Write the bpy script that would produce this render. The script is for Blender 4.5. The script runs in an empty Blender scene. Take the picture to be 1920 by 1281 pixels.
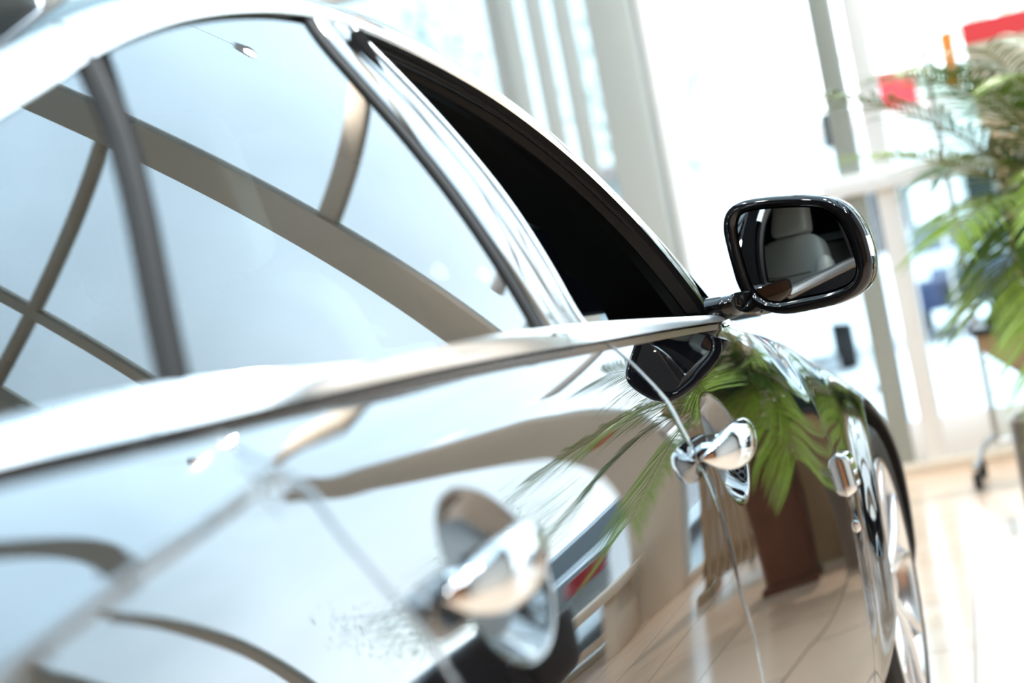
import bpy, bmesh, math, random
import numpy as np
from mathutils import Vector, Matrix

SC = bpy.context.scene
COL = SC.collection
random.seed(7)
rad = math.radians

# ------------------------------------------------------------------ camera
CAM_LOC = (1.39, -3.768, 1.004)
FPX = 3500.0
def cam_axes(yaw, pitch, roll):
    cy, sy = math.cos(yaw), math.sin(yaw)
    f = Vector((-sy * math.cos(pitch), cy * math.cos(pitch), math.sin(pitch)))
    r0 = Vector((cy, sy, 0)); u0 = r0.cross(f)
    r = r0 * math.cos(roll) + u0 * math.sin(roll)
    u = -r0 * math.sin(roll) + u0 * math.cos(roll)
    return r, u, f
_r, _u, _f = cam_axes(rad(17.1), rad(-0.5), rad(-10.85))
cam_data = bpy.data.cameras.new('camera')
cam = bpy.data.objects.new('camera', cam_data); COL.objects.link(cam)
cam.matrix_world = Matrix(((_r.x, _u.x, -_f.x, CAM_LOC[0]), (_r.y, _u.y, -_f.y, CAM_LOC[1]),
                           (_r.z, _u.z, -_f.z, CAM_LOC[2]), (0, 0, 0, 1)))
cam_data.sensor_fit = 'HORIZONTAL'; cam_data.sensor_width = 36.0
cam_data.lens = 36.0 * FPX / 1920.0
cam_data.clip_start = 0.02; cam_data.clip_end = 500
cam_data.dof.use_dof = True
cam_data.dof.focus_distance = 2.75
cam_data.dof.aperture_fstop = 3.0
SC.camera = cam

# ------------------------------------------------------------------ sky (bright overcast day) and exposure
world = bpy.data.worlds.new('sky'); SC.world = world; world.use_nodes = True
nt = world.node_tree; nt.nodes.clear()
wo = nt.nodes.new('ShaderNodeOutputWorld'); bg = nt.nodes.new('ShaderNodeBackground')
tc = nt.nodes.new('ShaderNodeTexCoord'); sep = nt.nodes.new('ShaderNodeSeparateXYZ')
ramp = nt.nodes.new('ShaderNodeValToRGB')
nt.links.new(tc.outputs['Generated'], sep.inputs[0]); nt.links.new(sep.outputs['Z'], ramp.inputs[0])
cr = ramp.color_ramp
cr.elements[0].position = 0.0; cr.elements[0].color = (.93, .97, 1, 1)
cr.elements[1].position = 1.0; cr.elements[1].color = (.62, .82, .98, 1)
for p_, c_ in ((.15, (.78, .88, 1, 1)), (.38, (.64, .80, .96, 1)), (.6, (.58, .77, .97, 1))):
    e_ = cr.elements.new(p_); e_.color = c_
nz = nt.nodes.new('ShaderNodeTexNoise'); nz.inputs['Scale'].default_value = 3.0; nz.inputs['Detail'].default_value = 3
nt.links.new(tc.outputs['Generated'], nz.inputs['Vector'])
mr = nt.nodes.new('ShaderNodeMapRange')
mr.inputs[1].default_value = .35; mr.inputs[2].default_value = .65
mr.inputs[3].default_value = 2.7; mr.inputs[4].default_value = 3.7
nt.links.new(nz.outputs['Fac'], mr.inputs[0])
nt.links.new(ramp.outputs[0], bg.inputs['Color']); nt.links.new(mr.outputs[0], bg.inputs['Strength'])
nt.links.new(bg.outputs[0], wo.inputs[0])

vs = SC.view_settings
SC.display_settings.display_device = 'sRGB'
vs.view_transform = 'Standard'; vs.look = 'None'; vs.exposure = 0.87; vs.gamma = 1.0
vs.use_curve_mapping = False
SC.cycles.use_denoising = True
SC.cycles.max_bounces = 10; SC.cycles.glossy_bounces = 6; SC.cycles.transparent_max_bounces = 24
SC.cycles.transmission_bounces = 8; SC.cycles.diffuse_bounces = 3
SC.cycles.sample_clamp_indirect = 6.0; SC.cycles.caustics_reflective = False; SC.cycles.caustics_refractive = False

# fill lamps added to brighten the interior (their pendant housings are built with the showroom)
FILL_LAMPS = [(x, y, 6.0) for x in (-1.6, 1.4, 4.6) for y in (-6.4, -4.2, -2.0)]
for p_ in FILL_LAMPS:
    ld = bpy.data.lights.new('added_fill_light', 'SPOT'); ld.energy = 150; ld.color = (1, .98, .97); ld.spot_size = rad(150); ld.spot_blend = .6; ld.shadow_soft_size = .16
    lo = bpy.data.objects.new('added_fill_light', ld); COL.objects.link(lo); lo.location = (p_[0], p_[1], p_[2] - .12)
    lo.rotation_euler = (rad(25), 0, 0)
FRONT_LAMPS = [(1.42, 4.55, 4.66)]
for p_ in FRONT_LAMPS:
    ld = bpy.data.lights.new('beam_light', 'SPOT'); ld.energy = 380; ld.color = (1, .93, .86); ld.spot_size = rad(120); ld.spot_blend = .7; ld.shadow_soft_size = .02
    lo = bpy.data.objects.new('beam_light', ld); COL.objects.link(lo); lo.location = (p_[0], p_[1] - .05, p_[2] - .07)
    lo.rotation_euler = (rad(-28), 0, 0)

# ------------------------------------------------------------------ materials
M = {}
def mat(name, col, rough=.5, metal=0., ior=1.5, coat=0., emit=None, spec=None, bump=None, vary=None):
    m = bpy.data.materials.new(name); m.use_nodes = True; t = m.node_tree; b = t.nodes['Principled BSDF']
    b.inputs['Base Color'].default_value = (*col, 1); b.inputs['Roughness'].default_value = rough
    b.inputs['Metallic'].default_value = metal; b.inputs['IOR'].default_value = ior
    b.inputs['Coat Weight'].default_value = coat; b.inputs['Coat Roughness'].default_value = .01
    if spec is not None: b.inputs['Specular IOR Level'].default_value = spec
    if emit: b.inputs['Emission Color'].default_value = (*emit[0], 1); b.inputs['Emission Strength'].default_value = emit[1]
    if vary or bump:
        c = t.nodes.new('ShaderNodeTexCoord'); n = t.nodes.new('ShaderNodeTexNoise')
        n.inputs['Scale'].default_value = (vary or bump)[0]; n.inputs['Detail'].default_value = 4
        t.links.new(c.outputs['Object'], n.inputs['Vector'])
        if vary:
            mx = t.nodes.new('ShaderNodeMix'); mx.data_type = 'RGBA'
            mx.inputs[6].default_value = (*col, 1); mx.inputs[7].default_value = (*vary[1], 1)
            t.links.new(n.outputs['Fac'], mx.inputs[0]); t.links.new(mx.outputs[2], b.inputs['Base Color'])
        if bump:
            bp = t.nodes.new('ShaderNodeBump'); bp.inputs['Strength'].default_value = bump[1]; bp.inputs['Distance'].default_value = bump[2]
            t.links.new(n.outputs['Fac'], bp.inputs['Height']); t.links.new(bp.outputs[0], b.inputs['Normal'])
    M[name] = m; return m
def glassmat(name, tint, refl_ior=1.5, rough=0.0):
    m = bpy.data.materials.new(name); m.use_nodes = True; t = m.node_tree; t.nodes.clear()
    o = t.nodes.new('ShaderNodeOutputMaterial'); mx = t.nodes.new('ShaderNodeMixShader')
    a = t.nodes.new('ShaderNodeBsdfTransparent'); g = t.nodes.new('ShaderNodeBsdfGlossy'); f = t.nodes.new('ShaderNodeFresnel')
    a.inputs[0].default_value = (*tint, 1); g.inputs['Roughness'].default_value = rough; f.inputs[0].default_value = refl_ior
    t.links.new(f.outputs[0], mx.inputs[0]); t.links.new(a.outputs[0], mx.inputs[1]); t.links.new(g.outputs[0], mx.inputs[2])
    t.links.new(mx.outputs[0], o.inputs[0]); M[name] = m; return m
mat('paint', (.003, .003, .004), .012, 0, 2.1)
mat('pillar_gloss', (.004, .004, .005), .04, 0, 2.3)
mat('gloss_black', (.003, .003, .0035), .03, 0, 1.42)
mat('satin_black', (.006, .006, .007), .35)
mat('trim_black', (.009, .008, .008), .6)
mat('seam_grey', (.16, .155, .14), .7)
mat('lining', (.009, .0078, .0072), .8, spec=.2, bump=(900, .2, .0005))
mat('rubber', (.022, .021, .020), .65, spec=.18, bump=(250, .3, .0006))
mat('chrome', (.60, .61, .62), .05, 1)
mat('bright_trim', (.94, .95, .96), .24, 1)
mat('rim_silver', (.72, .73, .75), .22, 1)
mat('rim_face', (.75, .76, .78), .25, .7, 1.5, 1)
mat('brake', (.35, .33, .31), .35, 1)
mat('leather', (.60, .58, .52), .45, vary=(6, (.55, .53, .47)), bump=(300, .15, .0008))
mat('mirror', (.62, .64, .63), 0.0, 1)
mat('lens_clear', (.85, .87, .9), .05, .3, 1.6, 1)
glassmat('car_glass', (.28, .36, .36), 2.35)
glassmat('windscreen', (.80, .90, .88), 1.5)
glassmat('film_pane', (.47, .52, .52), 1.35)
glassmat('pane', (.93, .96, .95), 1.35)
mat('column_beige', (.74, .67, .56), .55, vary=(2, (.68, .60, .49)))
mat('column_grey', (.30, .33, .30), .6)
mat('column_pale', (.46, .51, .50), .6)
mat('frame_white', (.82, .84, .84), .4)
mat('wall_dark', (.10, .105, .095), .6, vary=(1.5, (.07, .075, .068)))
mat('wall_brown', (.018, .013, .010), .6, vary=(3, (.012, .008, .006)))
mat('wall_white', (.78, .78, .76), .7)
mat('ceiling_m', (.62, .64, .64), .8)
mat('wood_orange', (.42, .17, .06), .35, vary=(4, (.25, .09, .03)))
mat('wood_tan', (.50, .36, .22), .45, vary=(5, (.42, .29, .17)))
mat('wood_pot', (.16, .055, .022), .35, vary=(9, (.09, .03, .012)))
mat('steel', (.55, .54, .52), .35, .9)
mat('cylinder_m', (.22, .19, .165), .4, .3)
mat('soil', (.06, .04, .025), .95, bump=(60, .8, .01))
mat('frond', (.13, .23, .012), .42, vary=(30, (.28, .38, .03)))
mat('frond_dark', (.05, .12, .015), .42, vary=(30, (.11, .20, .025)))
mat('stalk', (.28, .24, .07), .5)
mat('trunk_m', (.20, .13, .07), .9, bump=(40, .9, .01))
mat('red', (.72, .04, .05), .5)
mat('orange', (.85, .27, .03), .5)
mat('poster_beige', (.62, .56, .44), .6)
mat('sheet_pale', (.72, .84, .85), .5)
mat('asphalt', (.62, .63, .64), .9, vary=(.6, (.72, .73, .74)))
mat('car_white', (.80, .82, .84), .2, 0, 1.5, 1)
mat('car_blue', (.02, .035, .09), .2, 0, 1.5, 1)
mat('car_silver', (.5, .52, .54), .25, .8, 1.5, 1)
mat('car_red', (.30, .01, .015), .2, 0, 1.5, 1)
mat('tail_red', (.45, .005, .01), .2, 0, 1.5, 1)
mat('far_glass', (.02, .03, .035), .05, 0, 1.6)
mat('teal', (.05, .55, .60), .5)
mat('bark_washed', (.55, .52, .48), .9)  # far trees: paled, the daylight wash-out is in the colour
mat('leaf_washed', (.62, .66, .52), .8)  # foliage paled too, overexposure put into its colour
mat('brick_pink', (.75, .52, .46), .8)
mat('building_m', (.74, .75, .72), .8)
mat('metal_dark', (.05, .052, .055), .4, .6)
mat('leather_black', (.012, .011, .011), .4, bump=(200, .2, .001))
mat('lamp_glow', (1, .9, .75), .5, emit=((1, .8, .6), 5))

# tile floor
def floor_mat():
    m = mat('floor_tiles', (.55, .40, .29), .16, 0, 1.5)
    t = m.node_tree; b = t.nodes['Principled BSDF']
    c = t.nodes.new('ShaderNodeTexCoord'); mp = t.nodes.new('ShaderNodeMapping'); br = t.nodes.new('ShaderNodeTexBrick')
    mp.inputs['Rotation'].default_value = (0, 0, rad(87)); mp.inputs['Location'].default_value = (.1, -.22, 0)
    br.offset = 0.5; br.inputs['Scale'].default_value = 1.0; br.inputs['Brick Width'].default_value = .8; br.inputs['Row Height'].default_value = .4
    br.inputs['Mortar Size'].default_value = .0035; br.inputs['Mortar Smooth'].default_value = .1
    br.inputs['Color1'].default_value = (.76, .55, .40, 1); br.inputs['Color2'].default_value = (.71, .51, .37, 1); br.inputs['Mortar'].default_value = (.20, .15, .12, 1)
    t.links.new(c.outputs['Object'], mp.inputs[0]); t.links.new(mp.outputs[0], br.inputs['Vector'])
    t.links.new(br.outputs['Color'], b.inputs['Base Color'])
    n = t.nodes.new('ShaderNodeTexNoise'); n.inputs['Scale'].default_value = 5; mr = t.nodes.new('ShaderNodeMapRange')
    mr.inputs[3].default_value = .10; mr.inputs[4].default_value = .24
    t.links.new(c.outputs['Object'], n.inputs['Vector']); t.links.new(n.outputs['Fac'], mr.inputs[0]); t.links.new(mr.outputs[0], b.inputs['Roughness'])
floor_mat()

# ------------------------------------------------------------------ object helpers
def link(name, bm, m, parent=None, smooth=True, fix=False):
    if fix: bmesh.ops.recalc_face_normals(bm, faces=bm.faces)
    me = bpy.data.meshes.new(name); bm.to_mesh(me); bm.free()
    o = bpy.data.objects.new(name, me); COL.objects.link(o)
    for k in (m if isinstance(m, (list, tuple)) else [m]): me.materials.append(M[k])
    if smooth:
        me.polygons.foreach_set('use_smooth', [True] * len(me.polygons))
        try: me.set_sharp_from_angle(angle=rad(38))
        except Exception: pass
    if parent: o.parent = parent; o.matrix_parent_inverse = parent.matrix_world.inverted()
    return o
def tag(o, label, cat, group=None, kind=None):
    o['label'] = label; o['category'] = cat
    if group: o['group'] = group
    if kind: o['kind'] = kind
    return o
def empty(name, loc, label, cat, group=None, kind=None):
    o = bpy.data.objects.new(name, None); COL.objects.link(o); o.location = loc; o.empty_display_size = .1
    o.matrix_world = Matrix.Translation(loc)
    return tag(o, label, cat, group, kind)
def struct(name, bm, m, smooth=False, parent=None):
    o = link(name, bm, m, parent, smooth)
    if not parent: o['kind'] = 'structure'
    return o
def box(bm, a, b, bev=0., mi=0, rot=None, seg=2):
    c = [(a[i] + b[i]) / 2 for i in range(3)]; s = [abs(b[i] - a[i]) for i in range(3)]
    mt = Matrix.Translation(c) @ (rot.to_4x4() if rot else Matrix.Identity(4)) @ Matrix.Diagonal((*s, 1))
    r = bmesh.ops.create_cube(bm, size=1, matrix=mt); vs_ = r['verts']
    fs = {f for v in vs_ for f in v.link_faces}
    for f in fs: f.material_index = mi
    if bev > 0:
        es = list({e for v in vs_ for e in v.link_edges})
        q = bmesh.ops.bevel(bm, geom=es, offset=min(bev, min(s) * .49), segments=seg, profile=.5, affect='EDGES')
        for f in q['faces']: f.material_index = mi
    return bm
def bxo(name, a, b, m, parent=None, bev=0., **k):
    bm = bmesh.new(); box(bm, a, b, bev); return link(name, bm, m, parent, smooth=bev > 0)
def grid(bm, P, close_u=False, close_v=False, flip=False, mi=0):
    nu = len(P); nv = len(P[0])
    V = [[bm.verts.new(tuple(map(float, p))) for p in row] for row in P]
    for i in range(nu if close_u else nu - 1):
        for j in range(nv if close_v else nv - 1):
            q = [V[i][j], V[(i + 1) % nu][j], V[(i + 1) % nu][(j + 1) % nv], V[i][(j + 1) % nv]]
            if flip: q.reverse()
            try: bm.faces.new(q).material_index = mi
            except ValueError: pass
    return V
def cap(bm, ring, flip=False):
    try: bm.faces.new(list(reversed(ring)) if flip else ring)
    except ValueError: pass
def tube(bm, pts, r, n=10, caps=True, mi=0):
    pts = [Vector(p) for p in pts]; rings = []
    rr = r if isinstance(r, (list, tuple)) else [r] * len(pts)
    up = None
    for i, p in enumerate(pts):
        t = (pts[min(i + 1, len(pts) - 1)] - pts[max(i - 1, 0)]).normalized()
        if up is None:
            up = Vector((0, 0, 1)) if abs(t.z) < .9 else Vector((1, 0, 0))
        a = t.cross(up).normalized(); b = a.cross(t).normalized(); up = b
        rings.append([p + (a * math.cos(2 * math.pi * k / n) + b * math.sin(2 * math.pi * k / n)) * rr[i] for k in range(n)])
    V = grid(bm, rings, close_v=True, mi=mi)
    if caps: cap(bm, V[0]); cap(bm, V[-1], True)
    return bm
def lathe(bm, prof, n=48, axis='Z', c=(0, 0, 0), mi=0, a0=0., a1=2 * math.pi):
    full = abs(a1 - a0 - 2 * math.pi) < 1e-6; rows = []
    for k in range(n if full else n + 1):
        a = a0 + (a1 - a0) * k / n; row = []
        for r, h in prof:
            u, v = r * math.cos(a), r * math.sin(a)
            p = (u, v, h) if axis == 'Z' else (h, u, v) if axis == 'X' else (u, h, v)
            row.append((c[0] + p[0], c[1] + p[1], c[2] + p[2]))
        rows.append(row)
    grid(bm, rows, close_u=full, mi=mi); return bm
def interp(x, xs, ys): return float(np.interp(x, xs, ys))
class Spl:
    'smooth curve through knots (Catmull-Rom tangents on non-uniform knots)'
    def __init__(s, xs, ys):
        o = np.argsort(xs); s.x = np.array(xs, float)[o]; s.y = np.array(ys, float)[o]
        d = np.diff(s.y) / np.diff(s.x); m = np.empty(len(s.x)); m[1:-1] = (d[1:] + d[:-1]) / 2; m[0] = d[0]; m[-1] = d[-1]
        s.m = m
    def __call__(s, q):
        q = min(max(q, s.x[0]), s.x[-1]); i = min(max(int(np.searchsorted(s.x, q)) - 1, 0), len(s.x) - 2)
        h = s.x[i + 1] - s.x[i]; t = (q - s.x[i]) / h
        return float((2*t**3 - 3*t**2 + 1) * s.y[i] + (t**3 - 2*t**2 + t) * h * s.m[i] + (-2*t**3 + 3*t**2) * s.y[i+1] + (t**3 - t**2) * h * s.m[i+1])
# ------------------------------------------------------------------ body surfaces of the car (x as a function of y along the car and z up)
def sstep(a, b, v):
    t = min(max((v - a) / (b - a), 0.), 1.); return t * t * (3 - 2 * t)
_W = Spl([-4.2, -3.8, -3.4, -3.1, -2.8, -2.5, -2.1, -1.6, -1.2, -.8, -.45, -.1, .20, .48, .72, .95],
         [.77, .87, .930, .948, .956, .956, .951, .944, .940, .937, .932, .932, .926, .900, .81, .66])
_crown = Spl([-4.2, -3.6, -3.0, -2.0, -1.0, -.75, -.6, -.46, -.2, .18, .35, .6, .8, .95], [.985, .985, .987, .985, .975, .955, .93, .902, .872, .800, .757, .70, .66, .62])
_ZT = np.array([.15, .25, .35, .45, .55, .65, .75, .80, .85, .88, .91, .94, .955, .97, .985, 1.0, 1.012, 1.03])
_TF = np.tan(np.radians([-16, -10, -4, .6, 2.0, 3.5, 6.0, 9.5, 15, 19.5, 24.5, 30, 35, 42, 51, 62, 74, 82]))
_TR = np.tan(np.radians([-12, -7, -3, 1, 3, 6, 12, 17, 22, 25, 29.5, 38, 41, 43, 51, 62, 74, 82]))
_fz = np.linspace(.15, 1.06, 456)
def _cum(tt):
    v = np.interp(_fz, _ZT, tt); k = np.ones(9) / 9
    v = np.convolve(np.pad(v, 4, mode='edge'), k, 'valid')
    c = np.concatenate([[0], np.cumsum((v[1:] + v[:-1]) / 2) * (_fz[1] - _fz[0])])
    return c - np.interp(.45, _fz, c)
_CF, _CR = _cum(_TF), _cum(_TR)
# crease along the haunch: height of the line by y
_creaseZ = Spl([-3.8, -3.4, -3.0, -2.86, -2.75, -2.63, -2.5], [.80, .845, .889, .908, .920, .932, .938])
def S(y, z):
    zs = z + (.985 - _crown(y)) * sstep(.42, .82, z)
    w = 1 - sstep(-2.55, -1.35, y)
    a = float(np.interp(zs, _fz, _CF)); b = float(np.interp(zs, _fz, _CR))
    x = _W(y) - (a * (1 - w) + b * w)
    if y < -2.45:                       # swage line, fading out into the rear door
        k = 1 - sstep(-2.85, -2.46, y)
        e = z - _creaseZ(y)
        x += .0080 * k * sstep(-.005, .004, e) * math.exp(-max(e - .004, 0) / .022)
    x += .008 * math.exp(-((y - .20) / .28) ** 2) * (1 - sstep(.50, .80, z))
    return x
_plan = lambda y: (.036 if y > -1.8 else .042) * (y + 1.8) ** 2
def G(y, z):
    s = (z - .98) / .38
    return .856 - .155 * s - .035 * s * s - _plan(y)
# ------------------------------------------------------------------ lines of the car body, metres: (y, z)
CUT_MID = [(-1.652, 0.961), (-1.645, 0.951), (-1.629, 0.919), (-1.603, 0.88), (-1.6, 0.841), (-1.588, 0.808), (-1.573, 0.777), (-1.565, 0.736), (-1.562, 0.706), (-1.57, 0.637), (-1.558, 0.586), (-1.562, 0.524)]
CUT_FRONT = [(-0.343, 0.881), (-0.386, 0.848), (-0.436, 0.794), (-0.465, 0.738), (-0.454, 0.668), (-0.451, 0.599), (-0.443, 0.541), (-0.476, 0.465), (-0.538, 0.391)]
CUT_REAR = [(-2.647, 0.977), (-2.637, 0.954), (-2.602, 0.928), (-2.599, 0.883), (-2.587, 0.854), (-2.572, 0.821), (-2.56, 0.8), (-2.554, 0.78)]
CREASE = [(-3.017, 0.89), (-2.94, 0.899), (-2.868, 0.909), (-2.747, 0.919), (-2.599, 0.93)]
BELT_LOW = [(-3.7, 0.98), (-3.3, 0.984), (-2.87, 0.983), (-2.652, 0.981), (-2.425, 0.98), (-2.124, 0.977), (-1.677, 0.967), (-1.034, 0.952), (-0.93, 0.949)]
BELT_TOP = [(-3.3, 1.0), (-3.1, 1.005), (-2.844, 1.006), (-2.738, 1.009), (-2.641, 1.008), (-2.354, 0.996), (-2.125, 0.998), (-1.871, 0.994), (-1.7, 0.989), (-0.925, 0.961)]
DLO_TOP = [(-3.16, 0.99), (-3.08, 1.045), (-2.95, 1.105), (-2.8, 1.163), (-2.649, 1.209), (-2.556, 1.24), (-2.469, 1.269), (-2.414, 1.286), (-2.35, 1.303), (-2.234, 1.33), (-2.088, 1.356), (-1.906, 1.372), (-1.773, 1.374), (-1.643, 1.356), (-1.488, 1.332), (-1.327, 1.297), (-1.195, 1.236), (-1.061, 1.162), (-0.965, 1.065), (-0.93, 1.01), (-0.915, 0.963)]
RAIL_TOP = [(-3.75, 0.99), (-3.5, 1.03), (-3.2, 1.09), (-2.95, 1.155), (-2.8, 1.197), (-2.608, 1.248), (-2.506, 1.281), (-2.421, 1.305), (-2.322, 1.333), (-2.1, 1.384), (-1.9, 1.406), (-1.7, 1.412), (-1.525, 1.402), (-1.393, 1.373), (-1.233, 1.33), (-1.129, 1.285), (-1.02, 1.22), (-0.93, 1.146), (-0.82, 1.07), (-0.74, 1.01), (-0.7, 0.975)]
SEAL = [(-1.906, 1.372), (-1.929, 1.337), (-1.916, 1.292), (-1.899, 1.231), (-1.887, 1.161), (-1.891, 1.088), (-1.898, 1.029), (-1.908, 0.996)]
PILLAR_R = [(-1.773, 1.374), (-1.742, 1.31), (-1.711, 1.259), (-1.71, 1.209), (-1.686, 1.164), (-1.704, 1.109), (-1.707, 1.078), (-1.72, 1.044), (-1.73, 1.018), (-1.739, 0.99)]
DIV_L = [(-2.468, 1.269), (-2.507, 1.216), (-2.554, 1.154), (-2.604, 1.092), (-2.646, 1.038), (-2.667, 1.008)]
DIV_R = [(-2.416, 1.284), (-2.456, 1.23), (-2.521, 1.148), (-2.578, 1.08), (-2.611, 1.035), (-2.638, 1.008)]
MIRROR_OUT = [(-0.1133, 0.064), (-0.105, 0.0866), (-0.0838, 0.0997), (-0.045, 0.1014), (0.0251, 0.0915), (0.0693, 0.0784), (0.0956, 0.0571), (0.1109, 0.0248), (0.1162, -0.0096), (0.1149, -0.0387), (0.1051, -0.062), (0.0847, -0.0777), (0.0516, -0.0862), (0.007, -0.0887), (-0.0377, -0.0878), (-0.0717, -0.076), (-0.0954, -0.0572), (-0.1071, -0.0283), (-0.1109, 0.0028), (-0.1134, 0.0362)]
MIRROR_GLASS = [(-0.0919, 0.0598), (-0.0855, 0.0776), (-0.0695, 0.0839), (-0.0308, 0.0814), (0.0215, 0.0736), (0.0549, 0.0635), (0.0748, 0.0444), (0.086, 0.0128), (0.0905, -0.0216), (0.0891, -0.0423), (0.0747, -0.0582), (0.0382, -0.0652), (-0.0063, -0.0659), (-0.047, -0.0665), (-0.0696, -0.0565), (-0.0835, -0.0351), (-0.0895, -0.0011), (-0.092, 0.0322)]
MIRROR_C = (0.971, -0.831, 1.027); MIRROR_N = (-0.2, -0.9798, 0.0); MIRROR_A = (0.9798, -0.2, -0.0)
class Curve:
    'smooth plane curve through (y, z) points, by arc length 0..1'
    def __init__(s, pts):
        p = np.array(pts, float); d = np.concatenate([[0], np.cumsum(np.linalg.norm(np.diff(p, axis=0), axis=1))]); s.L = d[-1]
        # light smoothing of the traced points
        q = p.copy(); q[1:-1] = .25 * p[:-2] + .5 * p[1:-1] + .25 * p[2:]
        s.a = Spl(d / d[-1], q[:, 0]); s.b = Spl(d / d[-1], q[:, 1])
    def __call__(s, t): return s.a(t), s.b(t)
    def sample(s, n, t0=0., t1=1.): return [s(t0 + (t1 - t0) * i / (n - 1)) for i in range(n)]
def yz(pts):                    # y as a function of z
    return Spl([p[1] for p in pts], [p[0] for p in pts])
belt_low = Spl([p[0] for p in BELT_LOW], [p[1] for p in BELT_LOW])
belt_top = Spl([p[0] for p in BELT_TOP], [p[1] for p in BELT_TOP])
_m = CUT_MID[-1][0]; _fz0 = CUT_FRONT[6][0]
cut_mid = yz(CUT_MID + [(_m, .40), (_m, .30), (_m - .005, .2), (CUT_MID[0][0] - .012, .975)])
cut_front = yz([(-.90, .952), (-.85, .93)] + CUT_FRONT[:7] + [(_fz0 - .02, .46), (_fz0 - .04, .38), (_fz0 - .055, .30), (_fz0 - .06, .2)])
cut_rear = yz([(-2.722, .99)] + CUT_REAR + [(CUT_REAR[-1][0] + d_, z_) for d_, z_ in ((.022, .72), (.04, .64), (.055, .54), (.065, .44), (.07, .2))])
YF = .08
WR, WZ = .385, .338             # wheel arch radius and axle height
YR = -2.909

MIRSIDE = [1]
def clink(name, bm, m, parent, smooth=True):
    if MIRSIDE[0] < 0:
        bmesh.ops.scale(bm, vec=(-1, 1, 1), verts=bm.verts); bmesh.ops.reverse_faces(bm, faces=bm.faces)
    return link(name, bm, m, parent, smooth)

car = empty('car', (0, -1.3, 0), 'black saloon car with chrome window line, polished flank filling the left of the photo', 'car')

def bowl(y, z, yc, zc, a=.100, b=.070, d=.032):
    r2 = ((y - yc) / a) ** 2 + ((z - zc) / b) ** 2; k = 26.
    v = k * (1 - r2)
    s = (v if v > 30 else math.log1p(math.exp(v)) if v > -30 else 0.) / k
    return d * (1 - (1 - min(s, 1)) ** 1.7)
HF = (-1.400, .797); HR = (-2.360, .812)    # centres of the two handle scoops

def knots(n, dense=None, nd=60):
    'parameters 0..1, with extra ones between dense[0] and dense[1]'
    k = set(round(i / n, 6) for i in range(n + 1))
    if dense: k |= set(round(dense[0] + (dense[1] - dense[0]) * i / nd, 6) for i in range(nd + 1))
    return sorted(k)
ROLL = ((.0000, .0000), (.0009, .0003), (.0016, .0011), (.0019, .0025), (.0019, .016))
def edged(bm, P, flip, sides):
    'grid of surface points with the rim rolled inward on the named sides (u0 u1 v0 v1)'
    P = [[Vector(p) for p in row] for row in P]
    def ext(row_out, row_in):
        out = []
        for k in range(1, len(ROLL)):
            a, b = ROLL[k]; new = []
            for p, q in zip(row_out, row_in):
                d = (p - q); d.x = 0
                d = d.normalized() if d.length > 1e-9 else Vector((0, 0, 0))
                new.append(Vector((p.x - b, p.y + d.y * a, p.z + d.z * a)))
            out.append(new)
        return out
    if 'v0' in sides or 'v1' in sides:
        T = [list(c) for c in zip(*P)]
        pre = list(reversed(ext(T[0], T[1]))) if 'v0' in sides else []
        post = ext(T[-1], T[-2]) if 'v1' in sides else []
        P = [list(c) for c in zip(*(pre + T + post))]
    pre = list(reversed(ext(P[0], P[1]))) if 'u0' in sides else []
    post = ext(P[-1], P[-2]) if 'u1' in sides else []
    grid(bm, pre + P + post, flip=flip)
GAP = .0016
def door(name, ya, yb, zb, handle, parent):
    us = knots(96, None); vs_ = knots(90, None)
    yc, zc = handle
    # dense lines round the scoop
    zt0 = belt_low((ya(.8) + yb(.8)) / 2)
    L = yb(.8) - ya(.8); u0 = (yc - .115 - ya(.8)) / L; u1 = (yc + .115 - ya(.8)) / L
    v0 = (zc - .085 - zb) / (zt0 - zb); v1 = (zc + .085 - zb) / (zt0 - zb)
    us = knots(96, (u0, u1), 110); vs_ = knots(80, (v0, v1), 110)
    P = []
    for u in us:
        row = []
        for v in vs_:
            z = zb + (zt0 - zb) * v
            for _ in range(4):
                y = (ya(z) + GAP) * (1 - u) + (yb(z) - GAP) * u
                z = zb + (belt_low(y) - .002 - zb) * v
            row.append((S(y, z) - bowl(y, z, yc, zc), y, z))
        P.append(row)
    bm = bmesh.new(); edged(bm, P, False, ('u0', 'u1', 'v0', 'v1'))
    return clink(name, bm, 'paint', parent)

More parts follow.
